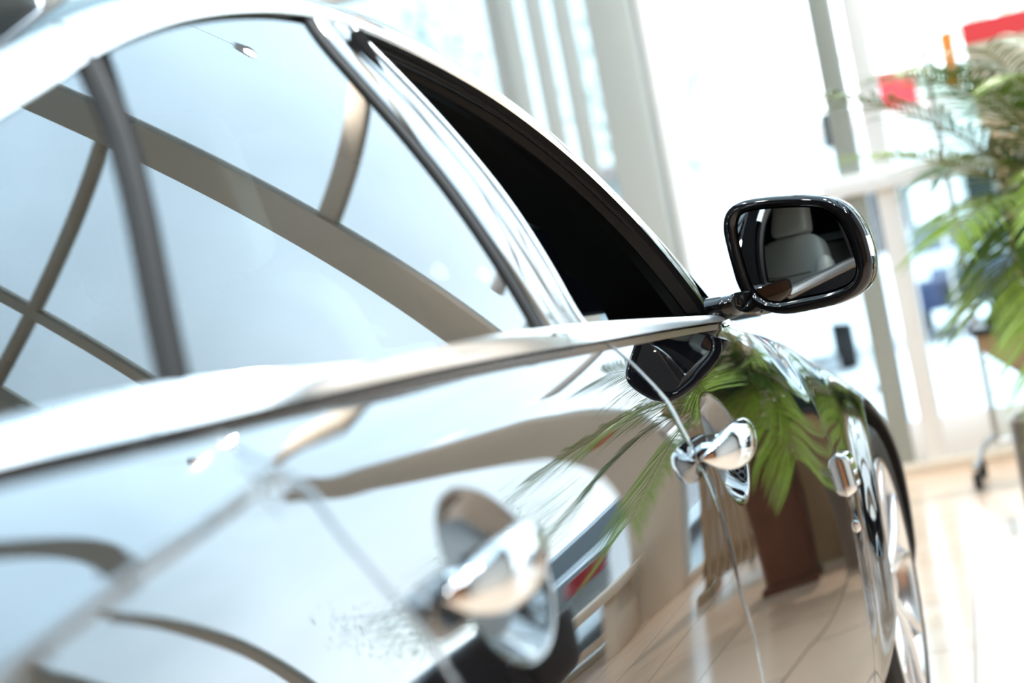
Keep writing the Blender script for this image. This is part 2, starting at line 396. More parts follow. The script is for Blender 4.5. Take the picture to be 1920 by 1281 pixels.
def flare(y, z, yc):
    r = math.hypot(y - yc, z - WZ); e = (r - WR)
    return .026 * math.exp(-(e / .06) ** 2) * sstep(.20, .36, z) if yc == YF else .006 * math.exp(-(e / .03) ** 2) * sstep(.24, .4, z)
def arch_panel(name, yc, bound, parent, a0, a1, na=260, nr=46):
    'panel with a round wheel opening: rays from the axle out to the outline given by bound(y, z) > 0 inside'
    P = []
    for i in range(na + 1):
        a = a0 + (a1 - a0) * i / na; dy, dz = math.cos(a), math.sin(a)
        lo = WR; r = WR; step = .01
        while bound(yc + dy * (r + step), WZ + dz * (r + step)) > 0 and r < 1.6: r += step
        lo, hi = r, r + step
        for _ in range(25):
            m = (lo + hi) / 2
            if bound(yc + dy * m, WZ + dz * m) > 0: lo = m
            else: hi = m
        R1 = max(lo, WR + .002); row = []
        for k in range(nr + 1):
            t = k / nr; r = WR + (R1 - WR) * t ** 1.15; y, z = yc + dy * r, WZ + dz * r
            row.append((S(y, z) + flare(y, z, yc), y, z))
        P.append(row)
    bm = bmesh.new()
    # rolled lip of the opening
    P2 = []
    for i, row in enumerate(P):
        a = a0 + (a1 - a0) * i / na; x0 = row[0][0]
        lip = [(x0 - b_, yc + math.cos(a) * (WR - a_), WZ + math.sin(a) * (WR - a_)) for a_, b_ in ((.014, .012), (.012, .007), (.009, .003), (.005, .001))]
        end = Vector(row[-1]); prev = Vector(row[-2]); d = end - prev; d.x = 0
        d = d.normalized() if d.length > 1e-9 else Vector((0, 0, 0))
        out = [(end.x - b_, end.y + d.y * a_, end.z + d.z * a_) for a_, b_ in ROLL[1:]]
        P2.append(lip + row + out)
    grid(bm, P2, flip=True)
    return clink(name, bm, 'paint', parent)

def fender_bound(y, z):
    top = _crown(y) + .035 if y > -.72 else min(belt_low(max(y, -.93)), _crown(y) + .035)
    return min(y - cut_front(z) - GAP, .90 - y, z - .19, top - z)
def quarter_bound(y, z):
    return min(cut_rear(z) - GAP - y, y + 3.72, z - .19, belt_low(y) - .002 - z)

def strip_on(fn, A, B, n, off, m, name, parent, prof=5, lift=.004, roll=.003, inset=.0):
    'raised trim strip between two curves A(t), B(t) of (y, z) on a surface x = fn(y, z)'
    P = []
    for i in range(n + 1):
        t = i / n; a = A(t); b = B(t); row = []
        xa, xb = fn(*a) + off, fn(*b) + off
        row.append((xa - .012, a[0], a[1]))
        for k in range(prof + 1):
            s = k / prof; y = a[0] + (b[0] - a[0]) * s; z = a[1] + (b[1] - a[1]) * s
            row.append((fn(y, z) + off + lift * (1 - (2 * s - 1) ** 4) , y, z))
        row.append((xb - .012, b[0], b[1]))
        P.append(row)
    bm = bmesh.new(); V = grid(bm, P)
    cap(bm, V[0]); cap(bm, V[-1], True)
    return clink(name, bm, m, parent)

dlo = Curve(DLO_TOP); rail = Curve(RAIL_TOP)
def t_at(curve, y, lo=0., hi=1.):
    best = min((abs(curve(i / 800)[0] - y), i / 800) for i in range(801) if lo <= i / 800 <= hi); return best[1]
def near(curve, p, n=500):
    best = min(((curve(i / n)[0] - p[0]) ** 2 + (curve(i / n)[1] - p[1]) ** 2, i / n) for i in range(n + 1)); return best[1]

def build_side(parent, right):
    # --- painted panels
    fd = door('front_door', cut_mid, cut_front, .255, HF, parent)
    rd = door('rear_door', cut_rear, cut_mid, .255, HR, parent)
    fp = arch_panel('front_fender', YF, fender_bound, parent, rad(-24), rad(204), 280, 70)
    qp = arch_panel('rear_quarter_panel', YR, quarter_bound, parent, rad(-24), rad(204), 340, 130)
    # sill below the doors
    P = [[(S(y, z) + .002 - .05 * sstep(.215, .17, z), y, z) for z in np.linspace(.14, .25, 10)] for y in np.linspace(-2.47, -.47, 60)]
    bm = bmesh.new(); edged(bm, P, False, ('v1',)); clink('sill', bm, 'paint', parent)
    # dark jamb behind the gaps
    P = [[(S(y, z) - .022 - (.03 if z > .86 else 0), y, z) for z in np.linspace(.2, min(.955, _crown(y) - .03), 24)] for y in np.linspace(-2.70, -.42, 60)]
    bm = bmesh.new(); grid(bm, P); clink('door_jamb', bm, 'satin_black', parent)
    # --- belt moulding
    def belt_piece(name, y0, y1):
        P = []
        n = int(abs(y1 - y0) / .02) + 2
        for i in range(n + 1):
            y = y0 + (y1 - y0) * i / n
            zl, zh = belt_low(y), belt_top(y)
            if y > -1.1: zh = max(zh, zl + .009)
            xl = S(y, zl - .004) + .011; xh = G(y, zh) + .001
            row = [(xl - .010, y, zl - .001), (xl, y, zl)]
            for k in range(1, 9):
                s = k / 8; bul = math.sin(math.pi * s) * .0028
                row.append((xl + (xh - xl) * s + bul * .6, y, zl + (zh - zl) * (s ** .9) + bul))
            row.append((xh - .004, y, zh - .004)); row.append((xh - .010, y, zh - .014))
            P.append(row)
        bm = bmesh.new(); V = grid(bm, P); cap(bm, V[0]); cap(bm, V[-1], True)
        clink(name, bm, 'bright_trim', parent)
    belt_piece('belt_moulding', -3.25, -2.728); belt_piece('belt_moulding', -2.725, -1.826); belt_piece('belt_moulding', -1.822, -.95)
    # painted shoulder plate closing the corner in front of the moulding
    P = []
    for y in np.linspace(-.95, -.80, 10):
        zl = belt_low(min(y, -.93)) - .002
        P.append([(S(y, zl - .01), y, zl - .006), (S(y, zl) - .004, y, zl + .002), (G(y, .968) - .0, y, .966), (G(y, .98) - .03, y, .972)])
    bm = bmesh.new(); grid(bm, P); clink('mirror_corner_plate', bm, 'gloss_black', parent)
    # --- upper window moulding: three pieces
    def outer(c, w):
        def f(t):
            y, z = c(t); y2, z2 = c(min(t + .004, 1.)); y1, z1 = c(max(t - .004, 0.)); d = Vector((y2 - y1, z2 - z1)).normalized()
            return y - d.y * w, z + d.x * w
        return f
    oc = outer(dlo, .021)
    for ya_, yb_ in ((-3.15, -2.478), (-2.470, -1.85), (-1.846, -1.02)):
        ta, tb = t_at(dlo, ya_), t_at(dlo, yb_)
        A = lambda t: dlo(ta + (tb - ta) * t)
        B = lambda t: outer(dlo, interp(dlo(ta + (tb - ta) * t)[0], [-3.2, -2.6, -2.2, -1.6, -1.2], [.034, .033, .027, .018, .012]))(ta + (tb - ta) * t)
        strip_on(G, A, B, 60, .001, 'bright_trim', 'window_moulding', parent, lift=.0045)
    # roof rail (painted), from the moulding up to the roof edge, on round the front as the windscreen pillar
    P = []
    for i in range(161):
        t = i / 160; a = outer(dlo, interp(dlo(t)[0], [-3.2, -2.6, -2.2, -1.6, -1.2], [.032, .031, .025, .016, .0105]))(t); tb = near(rail, a, 300)
        b = rail(max(0, min(1, tb))); row = []
        if i == 160 or a[0] > -.94: b = rail(min(1., tb + .0))
        for k in range(9):
            s = k / 8; y = a[0] + (b[0] - a[0]) * s; z = a[1] + (b[1] - a[1]) * s
            row.append((G(y, z) - .002 + .004 * math.sin(math.pi * s) - .012 * s ** 4, y, z))
        P.append(row)
    bm = bmesh.new(); grid(bm, P); clink('roof_rail', bm, 'paint', parent)
    # rear pillar skin between quarter glass, rail and belt
    P = []
    for i in range(21):
        y = -3.10 - .62 * i / 20; zt = rail(t_at(rail, y))[1] + .005; zb = .975
        P.append([(G(y, zb + (zt - zb) * k / 8) - .004, y, zb + (zt - zb) * k / 8) for k in range(9)])
    bm = bmesh.new(); grid(bm, P); clink('rear_pillar', bm, 'paint', parent)
    # --- centre pillar: two gloss covers with a seam, rubber seal against the rear glass
    seal = Curve(SEAL + [(-1.912, .985)]); pil = Curve(PILLAR_R + [(-1.715, .978)])
    def mixc(a, b, s): return lambda t: (a(t)[0] * (1 - s) + b(t)[0] * s, a(t)[1] * (1 - s) + b(t)[1] * s)
    strip_on(G, mixc(seal, pil, .0), mixc(seal, pil, .13), 40, -.004, 'rubber', 'window_seal', parent, lift=.003)
    strip_on(G, mixc(seal, pil, .14), mixc(seal, pil, .55), 40, .000, 'pillar_gloss', 'pillar_cover', parent, lift=.0010)
    strip_on(G, mixc(seal, pil, .57), mixc(seal, pil, .90), 40, .000, 'pillar_gloss', 'pillar_cover', parent, lift=.0012)
    strip_on(G, mixc(seal, pil, .905), mixc(seal, pil, 1.0), 40, .001, 'bright_trim', 'pillar_moulding', parent, lift=.002)
    # --- division bar between rear door glass and quarter glass
    dl = Curve([(-2.485, 1.270)] + DIV_L[1:-1] + [(2 * DIV_L[-2][0] * .5 - .019, 1.007)]); dr = Curve([(-2.435, 1.282)] + DIV_R[1:-1] + [(DIV_R[-2][0] - .019, 1.007)])
    strip_on(G, dl, mixc(dl, dr, .66), 30, -.003, 'rubber', 'division_bar', parent, lift=.005)
    strip_on(G, mixc(dl, dr, .70), dr, 30, -.004, 'lining', 'door_frame_edge', parent, lift=.003)
    # --- glass
    def glass(name, yl, yr, zb, zt, nu=60, nv=40):
        P = []
        for i in range(nu + 1):
            row = []
            for j in range(nv + 1):
                v = j / nv; u = i / nu; z = 1.15
                for _ in range(5):
                    y = yl(z) * (1 - u) + yr(z) * u; z = zb(y) + (zt(y) - zb(y)) * v
                row.append((G(y, z) - .006, y, z))
            P.append(row)
        bm = bmesh.new(); grid(bm, P)
        return clink(name, bm, 'car_glass', parent)
    dz = Spl([p[0] for p in DLO_TOP[:-4]] + [-.9], [p[1] for p in DLO_TOP[:-4]] + [1.03])
    zlo = lambda y: belt_top(y) - .012; zhi = lambda y: dz(y) + .006
    glass('rear_door_glass', yz(DIV_R), yz(SEAL), zlo, zhi)
    glass('quarter_glass', lambda z: interp(z, [.99, 1.0, 1.05, 1.11, 1.17, 1.3], [-3.2, -3.13, -3.06, -2.93, -2.77, -2.45]), yz(DIV_L), zlo, lambda y: zhi(y) + .004)
    # black channel along the top of the open front window, and pillar lining inside
    ta, tb = t_at(dlo, -1.80), 1.0
    P = []
    for i in range(81):
        t = ta + (tb - ta) * i / 80; y, z = dlo(t); d = outer(dlo, -.022)(t)
        P.append([(G(y, z) + .001, y, z), (G(y, z) - .010, y, z - .002), (G(*d) - .012, *d), (G(*d) - .05, d[0], d[1] + .004)])
    bm = bmesh.new(); grid(bm, P); clink('window_channel', bm, 'satin_black', parent)
    O = Curve([(y, z) for y, z in [outer(dlo, -.016)(ta + (tb - ta) * i / 12) for i in range(13)]])
    I = [(.30, -1.62, 1.40), (.29, -1.40, 1.385), (.30, -1.10, 1.345), (.355, -.85, 1.265), (.42, -.70, 1.19), (.495, -.62, 1.125), (.543, -.60, 1.067), (.584, -.60, 1.014), (.60, -.58, .94)]
    Ix = [Spl(np.linspace(0, 1, len(I)), [p[k] for p in I]) for k in range(3)]
    P = []
    for i in range(61):
        t = i / 60; o = O(t); a = Vector((G(*o) - .035, *o)); b = Vector((Ix[0](t), Ix[1](t), Ix[2](t))); m_ = (a + b) / 2 + Vector((.02, -.01, .035))
        row = [a + Vector((.028, 0, 0))]
        for k in range(17):
            s = k / 16; p = a * (1 - s) ** 2 + m_ * 2 * s * (1 - s) + b * s * s
            row.append(p + Vector((.012, -.008, -.008)) * (1 - sstep(.20, .24, s)))
        P.append(row)
    bm = bmesh.new(); grid(bm, P); clink('pillar_lining', bm, 'lining', parent)
    # --- door handles with their scoops
    for (hy, hz), dn in ((HF, fd), (HR, rd)):
        L = .200; yc = -1.482 if hy > -2 else -2.410; P = []; n = 60
        xs = S(yc, hz + .012)
        for i in range(n + 1):
            t = i / n; s = 2 * t - 1                      # -1 rear end, +1 front end
            w = max(1 - abs(s) ** 2.4, 0) ** .5
            ht = .0265 * w * (1.0 - .12 * s); dp = .0175 * w + .0005
            off = .003 + .032 * (1 - s * s) ** .5
            y = yc + s * L / 2; z = hz + .012 + .006 * s
            x = S(y, z) + off
            P.append([(x + dp * math.copysign(abs(math.cos(a)) ** .8, math.cos(a)), y, z + ht * math.copysign(abs(math.sin(a)) ** .95, math.sin(a))) for a in np.linspace(0, 2 * math.pi, 41)[:-1]])
        bm = bmesh.new(); V = grid(bm, P, close_v=True)
        h = clink('door_handle', bm, 'chrome', dn)
        # the two posts holding it
        for s in (-.52, .60):
            bm = bmesh.new()
            y = yc + s * L / 2; z = hz + .012; x = S(y, z)
            tube(bm, [(x - .02, y, z), (x + .004, y, z), (x + .003 + .032 * (1 - s * s) ** .5, y, z)], [.010, .010, .009], 20)
            clink('handle_post', bm, 'chrome', dn)
    # --- fender vent
    def bump_patch(name, y0, y1, z0, z1, h, m, par, e=8., skew=0.):
        P = []
        for i in range(33):
            u = -1 + 2 * i / 32; row = []
            for k in range(33):
                v = -1 + 2 * k / 32; uu = math.copysign(abs(u) ** .6, u); vv = math.copysign(abs(v) ** .6, v)
                y = (y0 + y1) / 2 + (y1 - y0) / 2 * uu + skew * vv; z = (z0 + z1) / 2 + (z1 - z0) / 2 * vv
                row.append((S(y, z) + flare(y, z, YF) - .002 + h * (1 - abs(uu) ** e) * (1 - abs(vv) ** e), y, z))
            P.append(row)
        bm = bmesh.new(); grid(bm, P); return clink(name, bm, m, par)
    vy = cut_front(.63) + .006
    bump_patch('fender_vent', vy, vy + .098, .590, .670, .021, 'chrome', fp)
    for k in range(3): bump_patch('vent_bar', vy + .016, vy + .084, .602 + k * .020, .616 + k * .020, .0240, 'bright_trim', fp, 4.)
    bump_patch('marker_trim', cut_front(.535) + .004, cut_front(.535) + .022, .524, .548, .010, 'chrome', fp, 4.)
    # inner wheel arches
    for yc in (YF, YR):
        P = []
        for i in range(41):
            a = rad(-20) + rad(220) * i / 40
            ye, ze = yc + math.cos(a) * WR, WZ + math.sin(a) * WR; xe = S(ye, ze) + flare(ye, ze, yc) - .001
            P.append([(xe, yc + math.cos(a) * (WR - .003), WZ + math.sin(a) * (WR - .003))] + [(x, yc + math.cos(a) * (WR - .015), WZ + math.sin(a) * (WR - .015)) for x in np.linspace(xe - .003, .60, 8)] + [(.60, yc, WZ)])
        bm = bmesh.new(); grid(bm, P); clink('wheel_arch_liner', bm, 'lining', parent)
    return fd
MIRSIDE[0] = 1; fdoor = build_side(car, True)
MIRSIDE[0] = -1; build_side(car, False)
MIRSIDE[0] = 1

# --- roof, windscreen and rear window: one sweep across the car from rail to rail
def across(t, u):
    y, z = rail(t); xe = G(y, z) - .010; fr = sstep(-1.55, -.75, y); rr = sstep(-2.4, -3.6, y)
    s = 1 - (1 - u) ** 2
    return (xe * (1 - u), y + .42 * fr * s - .30 * rr * s if False else y + .42 * fr * s, z + (.048 - .028 * fr - .02 * (1 - sstep(-3.6, -2.6, y))) * s + .004 * min(1, u * 12) + .004 * (1 - math.exp(-u / .03)) * sstep(-1.5, -2.3, y) * (1 if y > -3.3 else .3))
def span(name, ya_, yb_, m, u0=0., n=50):
    ta, tb = t_at(rail, ya_), t_at(rail, yb_); bm = bmesh.new(); P = []
    us = [u0 + (1 - u0) * k / 24 for k in range(25)]
    for i in range(n + 1):
        t = ta + (tb - ta) * i / n; r = [across(t, u) for u in us]
        P.append(r + [(-p[0], p[1], p[2]) for p in reversed(r[:-1])])
    grid(bm, P); return link(name, bm, m, car)
span('roof', -2.75, -1.30, 'paint')
span('windscreen', -1.30, -.705, 'windscreen', .045)
span('rear_window', -3.60, -2.75, 'car_glass')
for sg in (1, -1):
    ta, tb = t_at(rail, -1.31), 1.0; P = [[(sg * across(ta + (tb - ta) * i / 40, u)[0], *across(ta + (tb - ta) * i / 40, u)[1:]) for u in (0, .02, .05)] for i in range(41)]
    bm = bmesh.new(); grid(bm, P, flip=sg < 0); link('windscreen_pillar', bm, 'gloss_black', car)
# headliner
ta, tb = t_at(rail, -3.0), t_at(rail, -1.30); P = []
for i in range(31):
    r = [across(ta + (tb - ta) * i / 30, .06 + .94 * k / 12) for k in range(13)]; r = [(p[0], p[1], p[2] - .03) for p in r]
    P.append(r + [(-p[0], p[1], p[2]) for p in reversed(r[:-1])])
bm = bmesh.new(); grid(bm, P, flip=True); link('headliner', bm, 'lining', car)
# bonnet
P = []
for i in range(41):
    y = -.88 + 1.77 * i / 40; ze = _crown(y) + .030 if y > -.6 else min(_crown(y) + .03, .962); xe = S(y, min(ze, 1.05)) + .002; row = []
    for k in range(25):
        u = k / 24; s = 1 - (1 - u) ** 2.2
        bow = .42 * (1 - sstep(-.72, .2, y)) * s
        z0 = ze + .045 * s * (1 - .5 * sstep(-.3, -.72, y))
        row.append((xe * (1 - u), y + bow, z0))
    P.append(row + [(-p[0], p[1], p[2]) for p in reversed(row[:-1])])
bm = bmesh.new(); grid(bm, P); link('bonnet', bm, 'paint', car)
# nose and tail
def end_panel(name, y0, sgn, ztop, zbot, bulge, m):
    P = []
    for i in range(25):
        v = i / 24; z = zbot + (ztop - zbot) * v; xe = S(y0, z) ; row = []
        for k in range(33):
            s = -1 + 2 * k / 32; row.append((xe * s, y0 + sgn * (bulge * (1 - abs(s) ** 2.6)) * (.6 + .4 * math.sin(math.pi * min(1, .15 + .8 * v))), z))
        P.append(row)
    bm = bmesh.new(); grid(bm, P, flip=sgn > 0); return link(name, bm, m, car)
end_panel('front_bumper', .898, 1, .68, .19, .20, 'paint')
end_panel('rear_bumper', -3.718, -1, .985, .19, .26, 'paint')
bm = bmesh.new(); P = [[(x, -3.72 - .26 * (1 - abs(x / .86) ** 2.6) * v, .985 - .0 * v + .01 * (1 - v)) for x in np.linspace(-.86, .86, 33)] for v in np.linspace(0, 1, 5)]
grid(bm, P); link('boot_lid', bm, 'paint', car)
for sg in (1, -1):
    bm = bmesh.new()
    P = [[(sg * (.50 + .28 * u) , .875 + .16 * (1 - abs((.5 + .28 * u) / .86) ** 2.6), .52 + .13 * v) for v in np.linspace(0, 1, 5)] for u in np.linspace(0, 1, 12)]
    grid(bm, P, flip=sg < 0); link('headlamp', bm, 'lens_clear', car)
bm = bmesh.new(); box(bm, (-.86, -3.75, .15), (.86, -3.3, .24), .02); box(bm, (-.62, -3.4, .15), (.62, .8, .24), .02); link('underbody', bm, 'trim_black', car)

# --- wheels
def wheel(x, y, sg, parent):
    e = bpy.data.objects.new('wheel', None); COL.objects.link(e); e.location = (x, y, WZ); e.matrix_world = Matrix.Translation((x, y, WZ)); e.parent = parent; e.matrix_parent_inverse = parent.matrix_world.inverted()
    if sg < 0: e.rotation_euler = (0, 0, math.pi)
    def L(name, bm, m):
        me = bpy.data.meshes.new(name); bmesh.ops.recalc_face_normals(bm, faces=bm.faces); bm.to_mesh(me); bm.free(); o = bpy.data.objects.new(name, me); COL.objects.link(o); me.materials.append(M[m])
        me.polygons.foreach_set('use_smooth', [True] * len(me.polygons)); me.set_sharp_from_angle(angle=rad(35)); o.parent = e; return o
    bm = bmesh.new()
    lathe(bm, [(.252, -.015), (.262, -.002), (.285, .004), (.305, .003), (.308, .0005), (.320, -.003), (.329, -.012), (.333, -.03), (.334, -.06), (.333, -.068), (.334, -.07), (.334, -.15), (.333, -.20), (.326, -.222), (.30, -.235), (.262, -.23), (.25, -.21)], 96, 'X'); L('tyre', bm, 'rubber')
    bm = bmesh.new()
    lathe(bm, [(.254, -.006), (.258, -.001), (.256, .003), (.248, .002), (.242, -.006), (.236, -.03), (.232, -.08), (.228, -.2), (.20, -.205)], 96, 'X'); L('rim', bm, 'rim_silver')
    for k in range(5):
        bm = bmesh.new()
        for s2 in (-1, 1):
            a = 2 * math.pi * k / 5 + .35 + s2 * .20
            pts = []
            for r, xo, w, th in ((.05, -.030, .030, .018), (.10, -.018, .024, .016), (.16, -.010, .021, .014), (.21, -.007, .022, .013), (.243, -.005, .030, .012)):
                aa = a + s2 * .10 * (r - .05) / .19 - s2 * .12 * (1 - (r - .05) / .19)
                c = Vector((xo, r * math.cos(aa), r * math.sin(aa))); tdir = Vector((0, -math.sin(aa), math.cos(aa)))
                prof = []
                for q in range(12):
                    b = 2 * math.pi * q / 12
                    prof.append(c + tdir * (w * .5 * math.copysign(abs(math.cos(b)) ** .6, math.cos(b))) + Vector((1, 0, 0)) * (th * math.copysign(abs(math.sin(b)) ** .6, math.sin(b)) - .004))
                pts.append(prof)
            V = grid(bm, pts, close_v=True); cap(bm, V[0]); cap(bm, V[-1], True)
        L('spoke', bm, 'rim_face')
    bm = bmesh.new(); lathe(bm, [(.0, -.008), (.028, -.009), (.034, -.014), (.062, -.018), (.070, -.028), (.070, -.07), (0, -.07)], 40, 'X'); L('hub', bm, 'rim_face')
    bm = bmesh.new(); lathe(bm, [(.07, -.085), (.165, -.085), (.167, -.09), (.167, -.108), (.165, -.112), (.07, -.112)], 64, 'X'); L('brake_disc', bm, 'brake')
    return e
for y in (YF, YR):
    wheel(.925 if y == YF else .915, y, 1, car); wheel(-.925 if y == YF else -.915, y, -1, car)

# --- door mirrors
def smooth_ring(pts, n=96):
    p = np.array(pts, float); m = len(p); out = []
    for i in range(n):
        s = i * m / n; k = int(s); f = s - k; a, b, c, d = p[(k - 1) % m], p[k % m], p[(k + 1) % m], p[(k + 2) % m]
        out.append(.5 * ((2 * b) + (-a + c) * f + (2 * a - 5 * b + 4 * c - d) * f * f + (-a + 3 * b - 3 * c + d) * f ** 3))
    return np.array(out)
def build_mirror(sg):
    MIRSIDE[0] = sg
    C0 = Vector(MIRROR_C); N = Vector(MIRROR_N).normalized(); A = Vector(MIRROR_A).normalized(); Zv = Vector((0, 0, 1))
    ro = smooth_ring(MIRROR_OUT); rg = smooth_ring(MIRROR_GLASS)
    cen = ro.mean(0); cg = rg.mean(0)
    # align starting angles of both rings
    def reang(r, c, n=96):
        an = np.unwrap(np.arctan2(r[:, 1] - c[1], r[:, 0] - c[0])); rr = np.linalg.norm(r - c, axis=1); o = np.argsort(an % (2 * math.pi)); aa = (an % (2 * math.pi))[o]; rr = rr[o]
        q = np.linspace(0, 2 * math.pi, n, endpoint=False); R_ = np.interp(q, np.r_[aa - 2 * math.pi, aa, aa + 2 * math.pi], np.r_[rr, rr, rr])
        return np.c_[c[0] + R_ * np.cos(q), c[1] + R_ * np.sin(q)]
    ro = reang(ro, cen); rg = reang(rg, cg)
    def P3(ab, d): return C0 + A * float(ab[0]) + Zv * float(ab[1]) + N * d
    def ring(base, sc, d, c=cen, sh=(0, 0)): return [P3(((p[0] - c[0]) * sc + c[0] + sh[0], (p[1] - c[1]) * sc + c[1] + sh[1]), d) for p in base]
    rings = []
    mixr = lambda s: rg * (1 - s) + ro * s
    rings += [ring(mixr(.06), 1, -.012), ring(mixr(.08), 1, -.004), ring(mixr(.16), 1, .001), ring(mixr(.35), 1, .004), ring(mixr(.6), 1, .004), ring(mixr(.85), 1, .001), ring(mixr(.96), 1, -.003), ring(ro, 1, -.008),
              ring(ro, 1.003, -.014), ring(ro, .990, -.0152), ring(ro, .990, -.0170), ring(ro, 1.004, -.0185)]
    for d, s in ((-.030, 1.0), (-.045, .985), (-.065, .945), (-.085, .88), (-.102, .77), (-.115, .60), (-.122, .38), (-.125, .15)):
        rings.append(ring(ro, s, d, sh=(-.02 * (1 - s), -.004 * (1 - s))))
    bm = bmesh.new(); V = grid(bm, rings, close_v=True, flip=True); cap(bm, V[-1])
    root = clink('mirror_housing', bm, 'gloss_black', car)
    # convex glass
    Rm = 1.15; bm = bmesh.new(); rows = []
    for k in range(25):
        s = 1 - k / 24; r = []
        for p in rg:
            ab = (cg[0] + (p[0] - cg[0]) * s * .985, cg[1] + (p[1] - cg[1]) * s * .985); rr2 = (ab[0] - cg[0]) ** 2 + (ab[1] - cg[1]) ** 2
            r.append(P3(ab, -.004 - rr2 / (2 * Rm)))
        rows.append(r)
    V = grid(bm, rows, close_v=True, flip=True); g = clink('mirror_glass', bm, 'mirror', root)
    if sg > 0: g['label'] = 'convex mirror glass reflecting the cream seat'
    # indicator lens at the outer edge
    bm = bmesh.new(); rows = []
    for k in range(-3, 2):
        q = ro[k % 96]
        rows.append([P3(((q[0] - cen[0]) * s + cen[0], (q[1] - cen[1]) * s + cen[1]), d) for s, d in ((.985, -.006), (1.000, -.007), (1.012, -.012), (1.012, -.026), (1.000, -.032), (.98, -.034))])
    V = grid(bm, rows, flip=True); cap(bm, V[0]); cap(bm, V[-1], True); i = clink('indicator_lens', bm, 'lens_clear', root)
    # arm
    bm = bmesh.new()
    p0 = Vector((.835, -.900, .968)); p1 = Vector((.868, -.905, .969)); p2 = Vector((.885, -.885, .970)); p3 = P3((-.088, -.064), -.062); p4 = P3((-.04, -.058), -.080)
    prs = []
    for p, h, w in ((p0, .020, .050), (p1, .019, .042), (p2, .018, .036), (p3, .020, .024), (p4, .014, .020)):
        prs.append([p + Vector((0, 1, 0)) * (w * math.copysign(abs(math.cos(a)) ** .7, math.cos(a))) + Zv * (h * math.copysign(abs(math.sin(a)) ** .7, math.sin(a))) for a in np.linspace(0, 2 * math.pi, 25)[:-1]])
    fine = []
    for i_ in range(33):
        s = i_ / 32 * 4; k = min(int(s), 3); f = s - k
        a_, b_, c_, d_ = prs[max(k - 1, 0)], prs[k], prs[k + 1], prs[min(k + 2, 4)]
        fine.append([.5 * ((2 * b) + (-a + c) * f + (2 * a - 5 * b + 4 * c - d) * f * f + (-a + 3 * b - 3 * c + d) * f ** 3) for a, b, c, d in zip(a_, b_, c_, d_)])
    V = grid(bm, fine, close_v=True); cap(bm, V[0]); cap(bm, V[-1], True); clink('mirror_arm', bm, 'gloss_black', root)
    MIRSIDE[0] = 1
build_mirror(1); build_mirror(-1)

# --- cabin
bm = bmesh.new(); box(bm, (-.80, -3.1, .24), (.80, -.45, .30), .01); link('cabin_floor', bm, 'trim_black', car)
P = []
for i in range(25):
    x = -.80 + 1.6 * i / 24
    bul = .03 * math.exp(-((x + .36) / .2) ** 2)
    P.append([(x, y, z + b_ * bul) for y, z, b_ in ((-.70, .50, 0), (-.76, .62, 0), (-.80, .80, .2), (-.79, .87, .6), (-.74, .935, 1), (-.62, .972, 1), (-.42, .975, .5), (-.22, .93, 0))])
bm = bmesh.new(); grid(bm, P, flip=True); link('dashboard', bm, 'trim_black', car)
for sg in (1, -1):
    MIRSIDE[0] = sg
    for ya_, yb_ in ((-1.70, -.84), (-2.60, -1.80)):
        P = [[(x_, y, z_) for x_, z_ in ((.815, .945 + (belt_top(y) - .99)), (.800, .975 + (belt_top(y) - .99)), (.775, .978 + (belt_top(y) - .99)), (.765, .93), (.76, .80), (.72, .74), (.70, .70), (.75, .66), (.76, .32))] for y in np.linspace(ya_, yb_, 20)]
        bm = bmesh.new(); grid(bm, P, flip=True); clink('door_card', bm, 'trim_black', car)
    bm = bmesh.new(); P = [[(x, y0 + (z - .9) * .0, z) for x in (.79 - .30 * max(0, z - 1.0), .70 - .25 * max(0, z - 1.0))] for z in np.linspace(.3, 1.36, 12) for y0 in (-1.80,)]
    grid(bm, P); clink('pillar_trim', bm, 'trim_black', car)
    MIRSIDE[0] = 1
def rounded_pad(bm, c, sx, sy, sz, tilt=0., e=.35, n=28, taper=0., dish=0.):
    R = Matrix.Rotation(tilt, 3, 'X'); rows = []
    for i in range(n + 1):
        ph = -math.pi / 2 + math.pi * i / n; cp, sp = math.cos(ph), math.sin(ph); row = []
        for k in range(40):
            th = 2 * math.pi * k / 40; f = lambda v: math.copysign(abs(v) ** e, v)
            zz = f(sp); w = 1 - taper * (zz * .5 + .5)
            x, y = f(cp) * f(math.cos(th)) * w, f(cp) * f(math.sin(th))
            if y > 0: y -= dish * (1 - min(1, x * x)) * (1 - zz * zz)
            row.append(R @ Vector((x * sx, y * sy, zz * sz)) + Vector(c))
        rows.append(row)
    grid(bm, rows, close_v=True)
